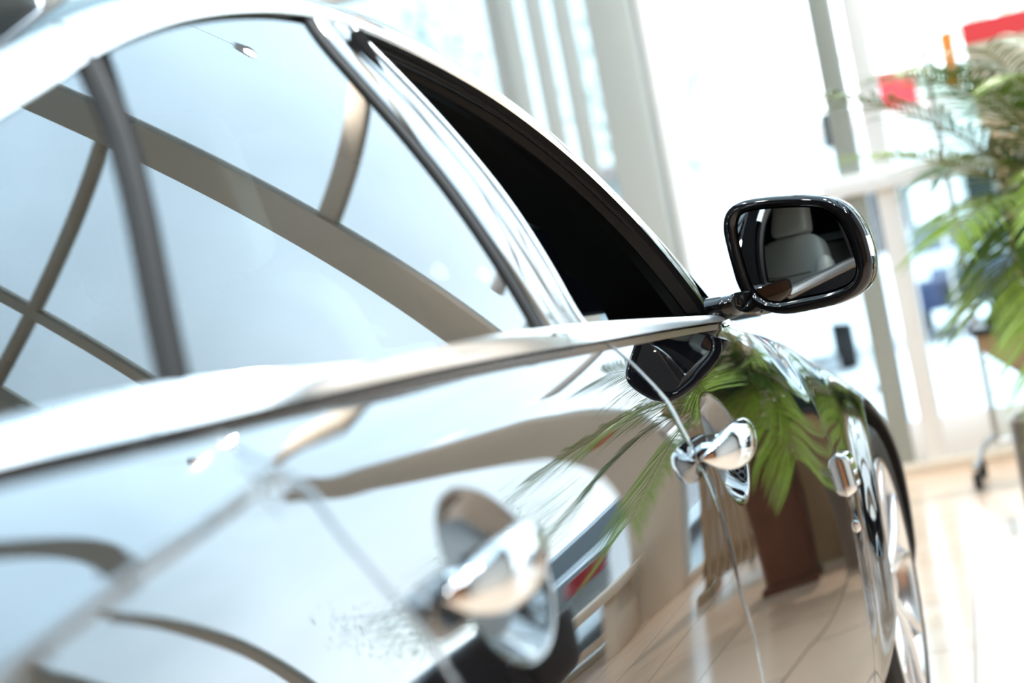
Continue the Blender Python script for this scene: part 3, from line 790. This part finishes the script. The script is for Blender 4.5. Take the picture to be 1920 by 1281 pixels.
def seat(x, y, name='seat'):
    e = bpy.data.objects.new(name, None); COL.objects.link(e); e.matrix_world = Matrix.Translation((x, y, .3)); e.parent = car; e.matrix_parent_inverse = car.matrix_world.inverted()
    tl = rad(18)
    for nm, c, s, m, tp, dish, t2 in (('backrest', (x, y - .19, .80), (.235, .07, .325), 'leather', .16, .35, tl), ('headrest', (x, y - .305, 1.215), (.118, .05, .10), 'leather', .18, .1, tl * .7),
                               ('cushion', (x, y + .12, .50), (.255, .28, .075), 'leather', 0, 0, rad(6)), ('seat_base', (x, y + .1, .37), (.22, .25, .07), 'trim_black', 0, 0, 0)):
        bm = bmesh.new(); rounded_pad(bm, c, *s, tilt=t2, taper=tp, dish=dish); o = link(nm, bm, m, car, fix=True); o.parent = e; o.matrix_parent_inverse = e.matrix_world.inverted()
    for sx in (-1, 1):                    # side bolsters
        bm = bmesh.new(); rounded_pad(bm, (x + sx * .205, y - .135, .76), .045, .06, .25, tilt=tl, e=.6, taper=-.1); o = link('bolster', bm, 'leather', car, fix=True); o.parent = e; o.matrix_parent_inverse = e.matrix_world.inverted()
    for z in (.66, .80, .94):
        bm = bmesh.new(); tube(bm, [(x - .14, y - .115 - (z - .8) * .32, z), (x, y - .105 - (z - .8) * .32, z - .006), (x + .14, y - .115 - (z - .8) * .32, z)], .004, 6); o = link('seam', bm, 'seam_grey', car); o.parent = e; o.matrix_parent_inverse = e.matrix_world.inverted()
    for sx in (-.05, .05):
        bm = bmesh.new(); tube(bm, [(x + sx, y - .285, 1.09), (x + sx, y - .30, 1.15)], .007, 8)
        o = link('headrest_post', bm, 'trim_black', car); o.parent = e; o.matrix_parent_inverse = e.matrix_world.inverted()
seat(.40, -1.50); seat(-.40, -1.50)
for nm, c, s, tp, t2 in (('rear_bench_back', (0, -2.72, .78), (.62, .08, .30), .10, rad(22)), ('rear_bench_cushion', (0, -2.35, .50), (.64, .28, .08), 0, rad(5))):
    bm = bmesh.new(); rounded_pad(bm, c, *s, tilt=t2, taper=tp, e=.3); link(nm, bm, 'leather', car, fix=True)
bm = bmesh.new(); box(bm, (-.70, -3.6, .93), (.70, -2.86, .96), .01); link('parcel_shelf', bm, 'trim_black', car)
bm = bmesh.new(); ring_ = [(-.37 + .18 * math.cos(a), -1.02 - .05 * math.sin(a), .86 + .17 * math.sin(a)) for a in np.linspace(0, 2 * math.pi, 41)]; tube(bm, ring_, .014, 10, caps=False)
tube(bm, [(-.37, -1.0, .86), (-.37, -.78, .82)], .03, 12); tube(bm, [(-.54, -1.02, .86), (-.20, -1.02, .86)], .016, 8); link('steering_wheel', bm, 'trim_black', car)
# ------------------------------------------------------------------ the showroom
FY = 4.80; ZC = 7.2
def sb(name, a, b, m, bev=0., parent=None, kind=True):
    bm = bmesh.new(); box(bm, a, b, bev); o = link(name, bm, m, parent, smooth=bev > 0)
    if kind and not parent: o['kind'] = 'structure'
    return o
sb('floor', (-3.4, -8.0, -.10), (9.5, FY + .10, 0), 'floor_tiles')
sb('wall_left', (-3.6, -8.0, 0), (-3.4, FY, ZC), 'wall_dark')
sb('wall_right', (9.5, -8.0, 0), (9.7, FY, ZC), 'wall_white')
sb('wall_back', (-3.4, -8.2, 0), (9.5, -8.0, ZC), 'wall_brown')
sb('trim_1', (2.6, -7.99, 0), (7.5, -7.94, 2.6), 'wood_orange')
# ceiling: beams with glazing between
bm = bmesh.new()
for x in (-3.3, -1.6, .4, 2.4, 4.0, 5.6, 7.4, 9.4): box(bm, (x - .10, -8.0, ZC), (x + .10, FY, ZC + .35))
for y in (-7.9, -5.6, -3.4, -1.2, 1.0, 3.0, FY - .08): box(bm, (-3.4, y - .09, ZC + .02), (9.5, y + .09, ZC + .30))
struct('ceiling', bm, 'frame_white')
bm = bmesh.new(); box(bm, (-3.4, -8.0, ZC + .30), (9.5, FY, ZC + .305)); struct('window_20', bm, 'pane')
# glazed front: posts
posts = [(-3.30, .10, 'frame_white'), (-2.10, .06, 'frame_white'), (-1.015, .075, 'column_pale'), (-.455, .195, 'column_pale'), (.48, .10, 'column_grey'),
         (.625, .09, 'frame_white'), (2.74, .33, 'column_beige'), (4.73, .09, 'column_beige'), (5.65, .24, 'column_beige'), (7.3, .16, 'column_beige'), (9.3, .24, 'column_beige')]
for i, (x, w, m) in enumerate(posts):
    d = .16 if w > .15 else .06
    sb('trim_%d' % (i + 2), (x - w / 2, FY - d, 0), (x + w / 2, FY + .06, ZC), m, .006)
sb('trim_20', (-.35, FY - .03, 0), (-.315, FY + .03, ZC), 'frame_white', .004)
sb('trim_21', (.34, FY - .10, 1.285), (2.56, FY + .02, 1.375), 'frame_white', .008)
sb('trim_22', (-3.4, FY - .06, 3.88), (2.7, FY + .04, 4.02), 'column_beige', .01)
sb('trim_23', (2.7, FY - .06, 5.56), (9.5, FY + .04, 5.64), 'column_beige', .01)
sb('trim_24', (-3.4, FY - .06, 2.70), (2.3, FY + .04, 2.78), 'frame_white', .01)
sb('trim_25', (-3.4, FY - .07, 0), (9.5, FY + .06, .055), 'column_beige', .008)
sb('trim_26', (-3.4, FY - .04, .055), (2.3, FY + .04, .24), 'frame_white', .008)
xs = [p[0] for p in posts]
n = 1
for i in range(len(xs) - 1):
    if xs[i + 1] - xs[i] < .2: continue
    bm = bmesh.new(); box(bm, (xs[i] + .01, FY - .004, .05), (xs[i + 1] - .01, FY + .004, ZC)); struct('window_%d' % n, bm, 'film_pane' if xs[i] < -1.0 else 'pane'); n += 1

# ------------------------------------------------------------------ outside
def out(name, bm, m, label, cat, group=None, smooth=True):
    return tag(link(name, bm, m, None, smooth), label, cat, group)
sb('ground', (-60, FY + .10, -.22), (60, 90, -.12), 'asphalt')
def street_car(loc, rz, m, label, L=4.4, H=1.45, W_=.88, van=False, group=None):
    e = empty('parked_car', (loc[0], loc[1], -.12), label, 'car', group)
    side = [(-.5, .30), (-.5, .55), (-.485, .66), (-.44, .70), (-.36, .72), (-.25, .985), (-.05, 1.0), (.10, .98), (.24, .72), (.40, .66), (.48, .58), (.5, .45), (.5, .25)]
    if van: side = [(-.5, .25), (-.5, .6), (-.495, .9), (-.47, .985), (-.30, 1.0), (-.05, 1.0), (.2, .985), (.30, .93), (.42, .58), (.47, .52), (.5, .45), (.5, .25)]
    P = []
    for i, (yy, zz) in enumerate(side):
        k = zz; row = []
        wz = W_ * (1 - .20 * max(0, k - .68) / .32 * (0 if van else 1))
        for u in np.linspace(-1, 1, 17): row.append((wz * math.copysign(abs(u) ** .8, u), yy * L, zz * H - .03 * abs(u) ** 6))
        P.append(row)
    bm = bmesh.new(); V = grid(bm, P)
    for sx in (0, -1):
        ring = [r[sx] for r in V]; cap(bm, ring, sx == 0)
    body = link('body', bm, m, e); body.matrix_parent_inverse = Matrix.Identity(4)
    bm = bmesh.new()
    if van: gl = [(.30, .93), (.41, .60)]
    else: gl = [(.105, .965), (.235, .74)]
    a, b = gl
    wa = W_ * (.86 if not van else .93)
    grid(bm, [[(-wa * .93, a[0] * L + .03, a[1] * H), (wa * .93, a[0] * L + .03, a[1] * H)], [(-wa, b[0] * L + .03, b[1] * H + .01), (wa, b[0] * L + .03, b[1] * H + .01)]])
    link('windscreen', bm, 'far_glass', e).matrix_parent_inverse = Matrix.Identity(4)
    if not van:
        for sx in (-1, 1):
            bm = bmesh.new(); q = [(sx * W_ * .945, -.30 * L, .73 * H), (sx * W_ * .86, -.22 * L, .94 * H), (sx * W_ * .86, .08 * L, .94 * H), (sx * W_ * .945, .20 * L, .73 * H)]
            cap(bm, [bm.verts.new((x + sx * .03, y, z)) for x, y, z in q], sx < 0)
            link('side_glass', bm, 'far_glass', e).matrix_parent_inverse = Matrix.Identity(4)
        bm = bmesh.new(); q = [(-W_ * .85, -.37 * L - .06, .74 * H), (W_ * .85, -.37 * L - .06, .74 * H), (W_ * .78, -.27 * L - .06, .94 * H), (-W_ * .78, -.27 * L - .06, .94 * H)]
        cap(bm, [bm.verts.new(p) for p in q]); link('rear_glass', bm, 'far_glass', e).matrix_parent_inverse = Matrix.Identity(4)
    else:
        for sx in (-1, 1):
            bm = bmesh.new(); cap(bm, [bm.verts.new(p) for p in [(sx * (W_ + .01), .12 * L, .62 * H), (sx * (W_ + .01), .12 * L, .92 * H), (sx * (W_ + .01), .27 * L, .92 * H), (sx * (W_ + .01), .35 * L, .62 * H)]], sx > 0)
            link('side_glass', bm, 'far_glass', e).matrix_parent_inverse = Matrix.Identity(4)
    for sx in (-1, 1):
        for sy in (-.31, .31):
            bm = bmesh.new(); lathe(bm, [(0, -.1), (.30, -.1), (.33, -.07), (.33, .07), (.30, .1), (.2, .1), (.19, .08), (0, .08)], 28, 'X', (sx * (W_ - .09), sy * L, .33)); link('wheel', bm, 'rubber', e).matrix_parent_inverse = Matrix.Identity(4)
        bm = bmesh.new(); box(bm, (sx * W_ * .62, .485 * L, .50 * H), (sx * W_ * .95, .503 * L, .60 * H), .02); link('headlight', bm, 'lens_clear', e).matrix_parent_inverse = Matrix.Identity(4)
        bm = bmesh.new(); box(bm, (sx * W_ * .66, -.507 * L, .48 * H), (sx * W_ * .96, -.49 * L, .62 * H), .02); link('tail_light', bm, 'tail_red', e).matrix_parent_inverse = Matrix.Identity(4)
    bm = bmesh.new(); box(bm, (-W_ * .5, .49 * L, .32 * H), (W_ * .5, .505 * L, .46 * H), .01); link('grille', bm, 'metal_dark', e).matrix_parent_inverse = Matrix.Identity(4)
    e.rotation_euler = (0, 0, rz); return e
van = street_car((-2.2, 17.5, 0), rad(8), 'car_white', 'white delivery van parked outside beyond the glass, left of the door mirror', 5.2, 2.15, .98, True)
bm = bmesh.new(); box(bm, (.25, -2.625, 1.15), (.70, -2.605, 1.40), 0)
link('side_logo', bm, 'teal', van).matrix_parent_inverse = Matrix.Identity(4)
street_car((.15, 20.5, 0), rad(183), 'car_blue', 'dark blue car parked outside between the mirror and the palm')
street_car((-6.4, 23, 0), rad(170), 'car_white', 'white car parked far outside behind the windscreen pillar')
street_car((4.1, 9.6, 0), rad(15), 'car_silver', 'silver car with red tail lights parked close outside, mirrored in the rear door', 4.5)
street_car((7.4, 12.0, 0), rad(8), 'car_white', 'white car parked outside on the right, seen only in reflection')
street_car((10.2, 13.5, 0), rad(4), 'car_red', 'dark red car parked outside at the far right, seen only in reflection')
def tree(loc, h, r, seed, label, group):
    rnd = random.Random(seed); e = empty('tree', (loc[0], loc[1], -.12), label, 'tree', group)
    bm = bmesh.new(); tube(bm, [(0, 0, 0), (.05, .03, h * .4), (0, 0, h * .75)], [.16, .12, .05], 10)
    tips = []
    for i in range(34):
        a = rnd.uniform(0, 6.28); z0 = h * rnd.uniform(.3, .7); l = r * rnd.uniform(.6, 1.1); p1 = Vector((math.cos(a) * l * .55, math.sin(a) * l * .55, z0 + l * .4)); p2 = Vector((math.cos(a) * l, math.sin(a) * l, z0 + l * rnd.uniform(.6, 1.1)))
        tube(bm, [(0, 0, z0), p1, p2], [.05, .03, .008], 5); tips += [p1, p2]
    link('trunk', bm, 'bark_washed', e).matrix_parent_inverse = Matrix.Identity(4)
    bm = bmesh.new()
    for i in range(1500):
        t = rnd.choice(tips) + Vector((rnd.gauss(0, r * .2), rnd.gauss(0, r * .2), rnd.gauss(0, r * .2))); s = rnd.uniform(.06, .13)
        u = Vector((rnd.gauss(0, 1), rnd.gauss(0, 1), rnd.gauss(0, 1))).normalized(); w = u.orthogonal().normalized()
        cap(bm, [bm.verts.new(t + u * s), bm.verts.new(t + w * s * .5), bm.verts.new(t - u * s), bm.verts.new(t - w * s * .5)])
    o = link('foliage', bm, 'leaf_washed', e); o.matrix_parent_inverse = Matrix.Identity(4); o['kind'] = 'stuff'
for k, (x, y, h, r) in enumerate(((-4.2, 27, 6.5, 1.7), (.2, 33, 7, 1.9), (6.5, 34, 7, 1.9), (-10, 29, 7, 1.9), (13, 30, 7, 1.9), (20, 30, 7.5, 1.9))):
    tree((x, y, 0), h, r, k, 'pale bare-branched tree across the street, daylight wash-out put into its colours', 'trees across the street')
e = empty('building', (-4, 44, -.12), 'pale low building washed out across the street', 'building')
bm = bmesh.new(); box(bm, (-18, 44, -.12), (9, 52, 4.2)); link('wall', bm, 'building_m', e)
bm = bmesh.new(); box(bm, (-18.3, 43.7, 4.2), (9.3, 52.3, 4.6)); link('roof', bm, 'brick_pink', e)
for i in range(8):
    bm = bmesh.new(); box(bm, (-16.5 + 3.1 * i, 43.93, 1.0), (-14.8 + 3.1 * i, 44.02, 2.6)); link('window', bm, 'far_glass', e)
e = empty('red_banner', (.16, 14.6, -.12), 'blurred red advertising banner on posts outside, behind the palm tips', 'banner')
bm = bmesh.new(); box(bm, (-.16, 14.55, 2.36), (.20, 14.58, 2.72)); link('cloth', bm, 'red', e)
bm = bmesh.new(); tube(bm, [(-.16, 14.6, -.12), (-.16, 14.6, 2.8)], .02, 8); tube(bm, [(.20, 14.6, -.12), (.20, 14.6, 2.8)], .02, 8); link('post', bm, 'steel', e)
bm = bmesh.new(); tube(bm, [(-.36, 12, -.12), (-.37, 12, 3.4)], .022, 10); lathe(bm, [(0, -.12), (.09, -.12), (.09, -.09), (.03, -.06), (0, -.06)], 20, 'Z', (-.36, 12, .0)); box(bm, (-.45, 11.95, 1.95), (-.37, 12.05, 2.25), .01)
out('sign_post', bm, 'metal_dark', 'thin dark metal post standing outside left of the grey column', 'post')

# ------------------------------------------------------------------ things inside the glass front
# wheeled glass partition with pinned sheets
e = empty('glass_partition', (1.3, 4.1, 0), 'wheeled glass partition in a thin steel frame beside the palm', 'partition')
bm = bmesh.new()
tube(bm, [(.935, 4.1, .16), (.935, 4.1, 2.02), (1.9, 4.1, 2.02), (1.9, 4.1, .16), (.935, 4.1, .16)], .013, 10); link('frame', bm, 'steel', e)
bm = bmesh.new(); box(bm, (.95, 4.097, .18), (1.885, 4.103, 2.0)); link('pane', bm, 'pane', e)
for x in (.935, 1.9):
    for sy in (-1, 1):
        bm = bmesh.new(); tube(bm, [(x, 4.1, .19), (x - .05 * (1 if x < 1.2 else -1), 4.1 + sy * .10, .155), (x - .09 * (1 if x < 1.2 else -1), 4.1 + sy * .2, .085)], .011, 8)
        lg = link('caster_leg', bm, 'steel', e); bm = bmesh.new(); lathe(bm, [(0, -.016), (.030, -.016), (.036, -.010), (.036, .010), (.030, .016), (0, .016)], 24, 'X', (x - .09 * (1 if x < 1.2 else -1), 4.1 + sy * .2, .036)); c_ = link('caster_wheel', bm, 'rubber', lg); c_.matrix_parent_inverse = Matrix.Identity(4)
bm = bmesh.new(); box(bm, (1.10, 4.075, 1.42), (1.42, 4.085, 1.86)); p_ = out('poster', bm, 'poster_beige', 'beige poster with a red heading hung on the glass partition', 'poster', smooth=False)
bm = bmesh.new(); box(bm, (1.10, 4.070, 1.775), (1.42, 4.0748, 1.86)); h_ = link('poster_heading', bm, 'red', p_, smooth=False); h_['label'] = 'red heading band'
bm = bmesh.new(); box(bm, (1.30, 4.072, 1.50), (1.38, 4.0748, 1.60)); link('poster_picture', bm, 'metal_dark', p_, smooth=False)
bm = bmesh.new(); box(bm, (1.010, 4.080, 1.62), (1.058, 4.088, 1.84)); out('orange_leaflet', bm, 'orange', 'narrow orange leaflet hung on the glass partition left of the poster', 'leaflet', smooth=False)
# tan wooden screen behind the palm
e = empty('wooden_screen', (1.6, 3.45, 0), 'tan slatted wooden screen standing behind the palm', 'screen')
bm = bmesh.new()
for i in range(22): box(bm, (1.16 + i * .045, 3.43, .06), (1.198 + i * .045, 3.46, 1.42), .003)
link('slats', bm, 'wood_tan', e)
bm = bmesh.new(); box(bm, (1.14, 3.46, .10), (2.17, 3.49, .16)); box(bm, (1.14, 3.46, 1.30), (2.17, 3.49, 1.36)); box(bm, (1.14, 3.30, 0), (1.20, 3.62, .05)); box(bm, (2.10, 3.30, 0), (2.17, 3.62, .05)); box(bm,(1.15,3.46,0),(1.19,3.49,1.42)); box(bm,(2.12,3.46,0),(2.16,3.49,1.42)); link('rail', bm, 'wood_tan', e)
# small wooden display counter
e = empty('display_counter', (1.3, 3.05, 0), 'small tan wooden display counter with slanted underside at the right edge', 'counter')
bm = bmesh.new()
pr = [(1.0, .66), (1.0, .615), (1.22, .42), (1.22, 0.0), (1.60, 0.0), (1.60, .66)]
f0 = [bm.verts.new((x, 2.90, z)) for x, z in pr]; f1 = [bm.verts.new((x, 3.20, z)) for x, z in pr]
cap(bm, f0); cap(bm, f1, True)
for i in range(6): cap(bm, [f0[i], f1[i], f1[(i + 1) % 6], f0[(i + 1) % 6]])
link('body', bm, 'wood_tan', e, smooth=False, fix=True)
bm = bmesh.new(); box(bm, (.985, 2.88, .66), (1.62, 3.22, .685), .004); link('top', bm, 'metal_dark', e)
bm = bmesh.new(); q0 = [(1.03, 2.92), (1.55, 2.92), (1.55, 3.18), (1.03, 3.18)]; q1 = [(1.10, 2.97), (1.48, 2.97), (1.48, 3.13), (1.10, 3.13)]
a = [bm.verts.new((x, y, .685)) for x, y in q0]; b = [bm.verts.new((x, y, .82)) for x, y in q1]
cap(bm, a, True); cap(bm, b)
for i in range(4): cap(bm, [a[i], a[(i + 1) % 4], b[(i + 1) % 4], b[i]])
bmesh.ops.bevel(bm, geom=list(bm.edges), offset=.008, segments=2, affect='EDGES')
out('display_case', bm, 'far_glass', 'dark glass display case with sloping sides on the wooden counter', 'case')
# grey waste cylinder
e = empty('waste_bin', (1.20, 2.62, 0), 'grey brown metal cylinder bin on the tiles at the right edge', 'bin')
bm = bmesh.new(); lathe(bm, [(0, 0), (.125, 0), (.13, .006), (.13, .375), (.127, .382), (.118, .382), (.116, .37), (.116, .03), (0, .03)], 56, 'Z', (1.20, 2.62, 0)); link('body', bm, 'cylinder_m', e, fix=True)
bm = bmesh.new(); lathe(bm, [(.118, .382), (.131, .382), (.133, .387), (.131, .392), (.118, .392), (.116, .387)], 56, 'Z', (1.20, 2.62, 0)); link('rim', bm, 'steel', e)
# brown planter and palm
PX, PY = 1.60, 2.62
e = empty('planter', (PX, PY, 0), 'tall tapering brown wooden planter holding the palm', 'planter')
bm = bmesh.new(); rows = []
for z, w in ((0.03, .085), (.035, .09), (.20, .10), (.40, .115), (.50, .12), (.51, .118), (.51, .105), (.44, .103)):
    rows.append([(PX + w * math.copysign(abs(math.cos(a)) ** .45, math.cos(a)), PY + w * math.copysign(abs(math.sin(a)) ** .45, math.sin(a)), z) for a in np.linspace(0, 2 * math.pi, 49)[:-1]])
V = grid(bm, rows, close_v=True); cap(bm, V[0], True); link('pot', bm, 'wood_pot', e)
bm = bmesh.new(); box(bm, (PX - .10, PY - .10, 0), (PX + .10, PY + .10, .03), .006); link('foot', bm, 'wood_pot', e)
bm = bmesh.new(); lathe(bm, [(0, .475), (.06, .48), (.102, .465)], 40, 'Z', (PX, PY, 0)); link('soil', bm, 'soil', e)
palm = empty('palm', (PX, PY, .475), 'green feather palm with arching fronds at the right edge', 'potted palm')
bm = bmesh.new()
for k, (dx, dy) in enumerate(((0, 0), (-.03, .02), (.03, -.02))):
    tube(bm, [(PX + dx, PY + dy, .47), (PX + dx * 1.6 - .02, PY + dy * 1.6, .62), (PX + dx * 2 - .05, PY + dy * 2, .80)], [.026, .020, .014], 12)
link('trunk', bm, 'trunk_m', palm)
def frond(base, tip, lift, ll, m, seed, n=40, width=.013, droop=.35):
    rnd = random.Random(seed); base = Vector(base); tip = Vector(tip)
    mid = (base + tip) / 2 + Vector((0, 0, lift))
    f = lambda t: base * (1 - t) ** 2 + mid * 2 * t * (1 - t) + tip * t * t
    bm = bmesh.new(); tube(bm, [f(i / 16) for i in range(17)], [.0065 * (1 - .8 * i / 16) + .001 for i in range(17)], 6, mi=0)
    for i in range(n):
        t = .16 + .84 * (i + .5) / n; p = f(t); d = (f(min(t + .02, 1)) - f(t - .02)).normalized()
        side = d.cross(Vector((0, 0, 1))).normalized(); upv = side.cross(d).normalized()
        L = ll * (math.sin(math.pi * min(.97, t * .62 + .16)) ** .6) * rnd.uniform(.85, 1.1)
        for s in (-1, 1):
            dr = (d * (.75 + .5 * t) + side * s * 1.0 + upv * rnd.uniform(.15, .45)).normalized(); pts = []
            nrm = dr.cross(d).normalized()
            w0 = side.cross(dr).normalized() if False else d.cross(dr).cross(dr).normalized()
            K = 6; L1 = []; L2 = []
            for k in range(K + 1):
                q = k / K; c = p + dr * (L * q) + Vector((0, 0, -droop * L * q * q)) + side * (rnd.uniform(-.002, .002))
                w = width * (math.sin(math.pi * min(.999, .12 + .88 * q)) ** .8) * .5
                fold = nrm * (w * .35)
                L1.append(bm.verts.new(c + w0 * w + fold)); L2.append((bm.verts.new(c), bm.verts.new(c - w0 * w + fold)))
            for k in range(K):
                for q4 in ([L1[k], L1[k + 1], L2[k + 1][0], L2[k][0]], [L2[k][0], L2[k + 1][0], L2[k + 1][1], L2[k][1]]):
                    bm.faces.new(q4).material_index = 1
    return link('frond', bm, ['stalk', m], palm)
B = (PX - .05, PY, .80)
fl = [((.76, 1.90, 1.50), .26, .24), ((.88, 1.80, 1.29), .20, .26), ((.98, 1.95, 1.52), .34, .28), ((1.12, 1.6, 1.48), .30, .26), ((1.05, 1.7, 1.02), .34, .26), ((1.10, 2.05, .80), .42, .28),
      ((1.24, 1.5, 1.50), .26, .28), ((1.25, 1.7, .72), .45, .28), ((1.35, 1.45, 1.4), .3, .28), ((1.02, 2.3, 1.22), .35, .25), ((1.12, 2.45, 1.0), .40, .27), ((1.40, 1.30, 1.05), .45, .3),
      ((1.55, 1.25, 1.45), .2, .3), ((1.75, 1.35, 1.35), .3, .3), ((2.1, 1.7, 1.5), .3, .3), ((2.2, 2.1, 1.2), .4, .3), ((2.1, 2.5, 1.5), .3, .3), ((1.7, 2.9, 1.6), .2, .3), ((1.35, 2.8, 1.42), .3, .26), ((1.62, 2.0, 1.80), .1, .3), ((1.30, 1.55, .55), .55, .3), ((1.2, 1.9, .95), .5, .28), ((1.95, 1.5, .8), .5, .3)]
for k, (tip, lift, ll) in enumerate(fl):
    frond((B[0] + random.uniform(-.03, .03), B[1] + random.uniform(-.03, .03), B[2]), tip, lift, ll, 'frond' if k % 3 else 'frond_dark', k)
# black armchair (mirrored in the rear door)
AX, AY = 2.80, 2.0
e = empty('armchair', (AX, AY, 0), 'black leather armchair mirrored below the rear door handle', 'armchair')
bm = bmesh.new(); rounded_pad(bm, (AX, AY, .40), .26, .28, .08, e=.3); link('seat', bm, 'leather_black', e, fix=True)
bm = bmesh.new(); rounded_pad(bm, (AX, AY + .27, .66), .27, .07, .26, tilt=rad(-8), e=.35); link('backrest', bm, 'leather_black', e, fix=True)
for s in (-1, 1):
    bm = bmesh.new(); rounded_pad(bm, (AX + s * .31, AY + .02, .47), .05, .30, .17, e=.3); link('armrest', bm, 'leather_black', e, fix=True)
for s in (-1, 1):
    for q in (-1, 1):
        bm = bmesh.new(); tube(bm, [(AX + s * .24, AY + q * .24, 0), (AX + s * .24, AY + q * .24, .34)], .015, 12); link('leg', bm, 'steel', e)
# low beige bench by the glass
e = empty('bench', (3.35, 4.3, 0), 'low beige bench by the glass front, mirrored in the rear door', 'bench')
bm = bmesh.new(); box(bm, (2.8, 4.05, .38), (4.1, 4.55, .45), .01); link('seat', bm, 'column_beige', e)
for x in (2.85, 3.98):
    bm = bmesh.new(); box(bm, (x, 4.1, 0), (x + .07, 4.5, .38), .005); link('leg', bm, 'column_beige', e)
bm = bmesh.new(); box(bm, (2.9, 4.25, .12), (4.0, 4.32, .18), .004); link('stretcher', bm, 'column_beige', e)
# small red sign on the beige column
bm = bmesh.new(); box(bm, (2.68, FY - .175, 1.75), (2.80, FY - .163, 1.84)); out('red_sign', bm, 'red', 'small red sign on the beige column, mirrored in the rear door', 'sign', smooth=False)
# wall lamps at the back
for i in range(6):
    x = -2.4 + 1.6 * i
    e = empty('wall_lamp', (x, -7.9, 2.9), 'small warm wall lamp on the back wall behind the camera', 'lamp', 'wall lamps on the back wall')
    bm = bmesh.new(); box(bm, (x - .05, -8.0, 2.86), (x + .05, -7.88, 2.94), .01); link('bracket', bm, 'metal_dark', e)
    bm = bmesh.new(); bmesh.ops.create_uvsphere(bm, u_segments=16, v_segments=10, radius=.05, matrix=Matrix.Translation((x, -7.82, 2.9))); link('bulb', bm, 'lamp_glow', e)

# pendant housings of the added fill lamps
for i, (x, y, z) in enumerate(FILL_LAMPS):
    e = empty('added_fill_lamp', (x, y, z), 'added fill lamp in a dark bell pendant hanging from the roof beams behind the camera', 'lamp', 'added fill lamps over the sales floor')
    bm = bmesh.new(); lathe(bm, [(.0, .16), (.04, .15), (.07, .10), (.15, .02), (.20, -.08), (.195, -.08), (.14, .015), (.06, .09), (0, .12)], 32, 'Z', (x, y, z)); link('shade', bm, 'metal_dark', e)
    bm = bmesh.new(); tube(bm, [(x, y, z + .15), (x, y, ZC + .04)], .006, 6); link('cord', bm, 'metal_dark', e)
    bm = bmesh.new(); bmesh.ops.create_uvsphere(bm, u_segments=16, v_segments=10, radius=.045, matrix=Matrix.Translation((x, y, z + .03))); link('bulb', bm, 'lamp_glow', e)
# pale blinds between the two left posts
for x in (-.93, -.80, -.67):
    bm = bmesh.new(); box(bm, (x - .04, FY - .13, .3), (x + .04, FY - .12, 3.8), .003); tag(link('window_blind', bm, 'column_pale'), 'narrow pale vertical blind strip hanging between the left window posts', 'blind', 'blind strips between the left window posts')

for i, (x, y, z) in enumerate(FRONT_LAMPS):
    e = empty('spotlight', (x, y, z), 'small hanging spotlight over the entrance, a pale dot in the rear door glass', 'lamp')
    bm = bmesh.new(); tube(bm, [(x, y, z - .05), (x, y, z + .05)], [.05, .035], 20); link('housing', bm, 'frame_white', e)
    bm = bmesh.new(); tube(bm, [(x, y, z + .05), (x, y, ZC + .04)], .0015, 6); link('cord', bm, 'metal_dark', e)
    bm = bmesh.new(); lathe(bm, [(0, z - .056), (.030, z - .056), (.030, z - .052), (0, z - .052)], 20, 'Z', (x, y, 0)); link('bulb', bm, 'lamp_glow', e)
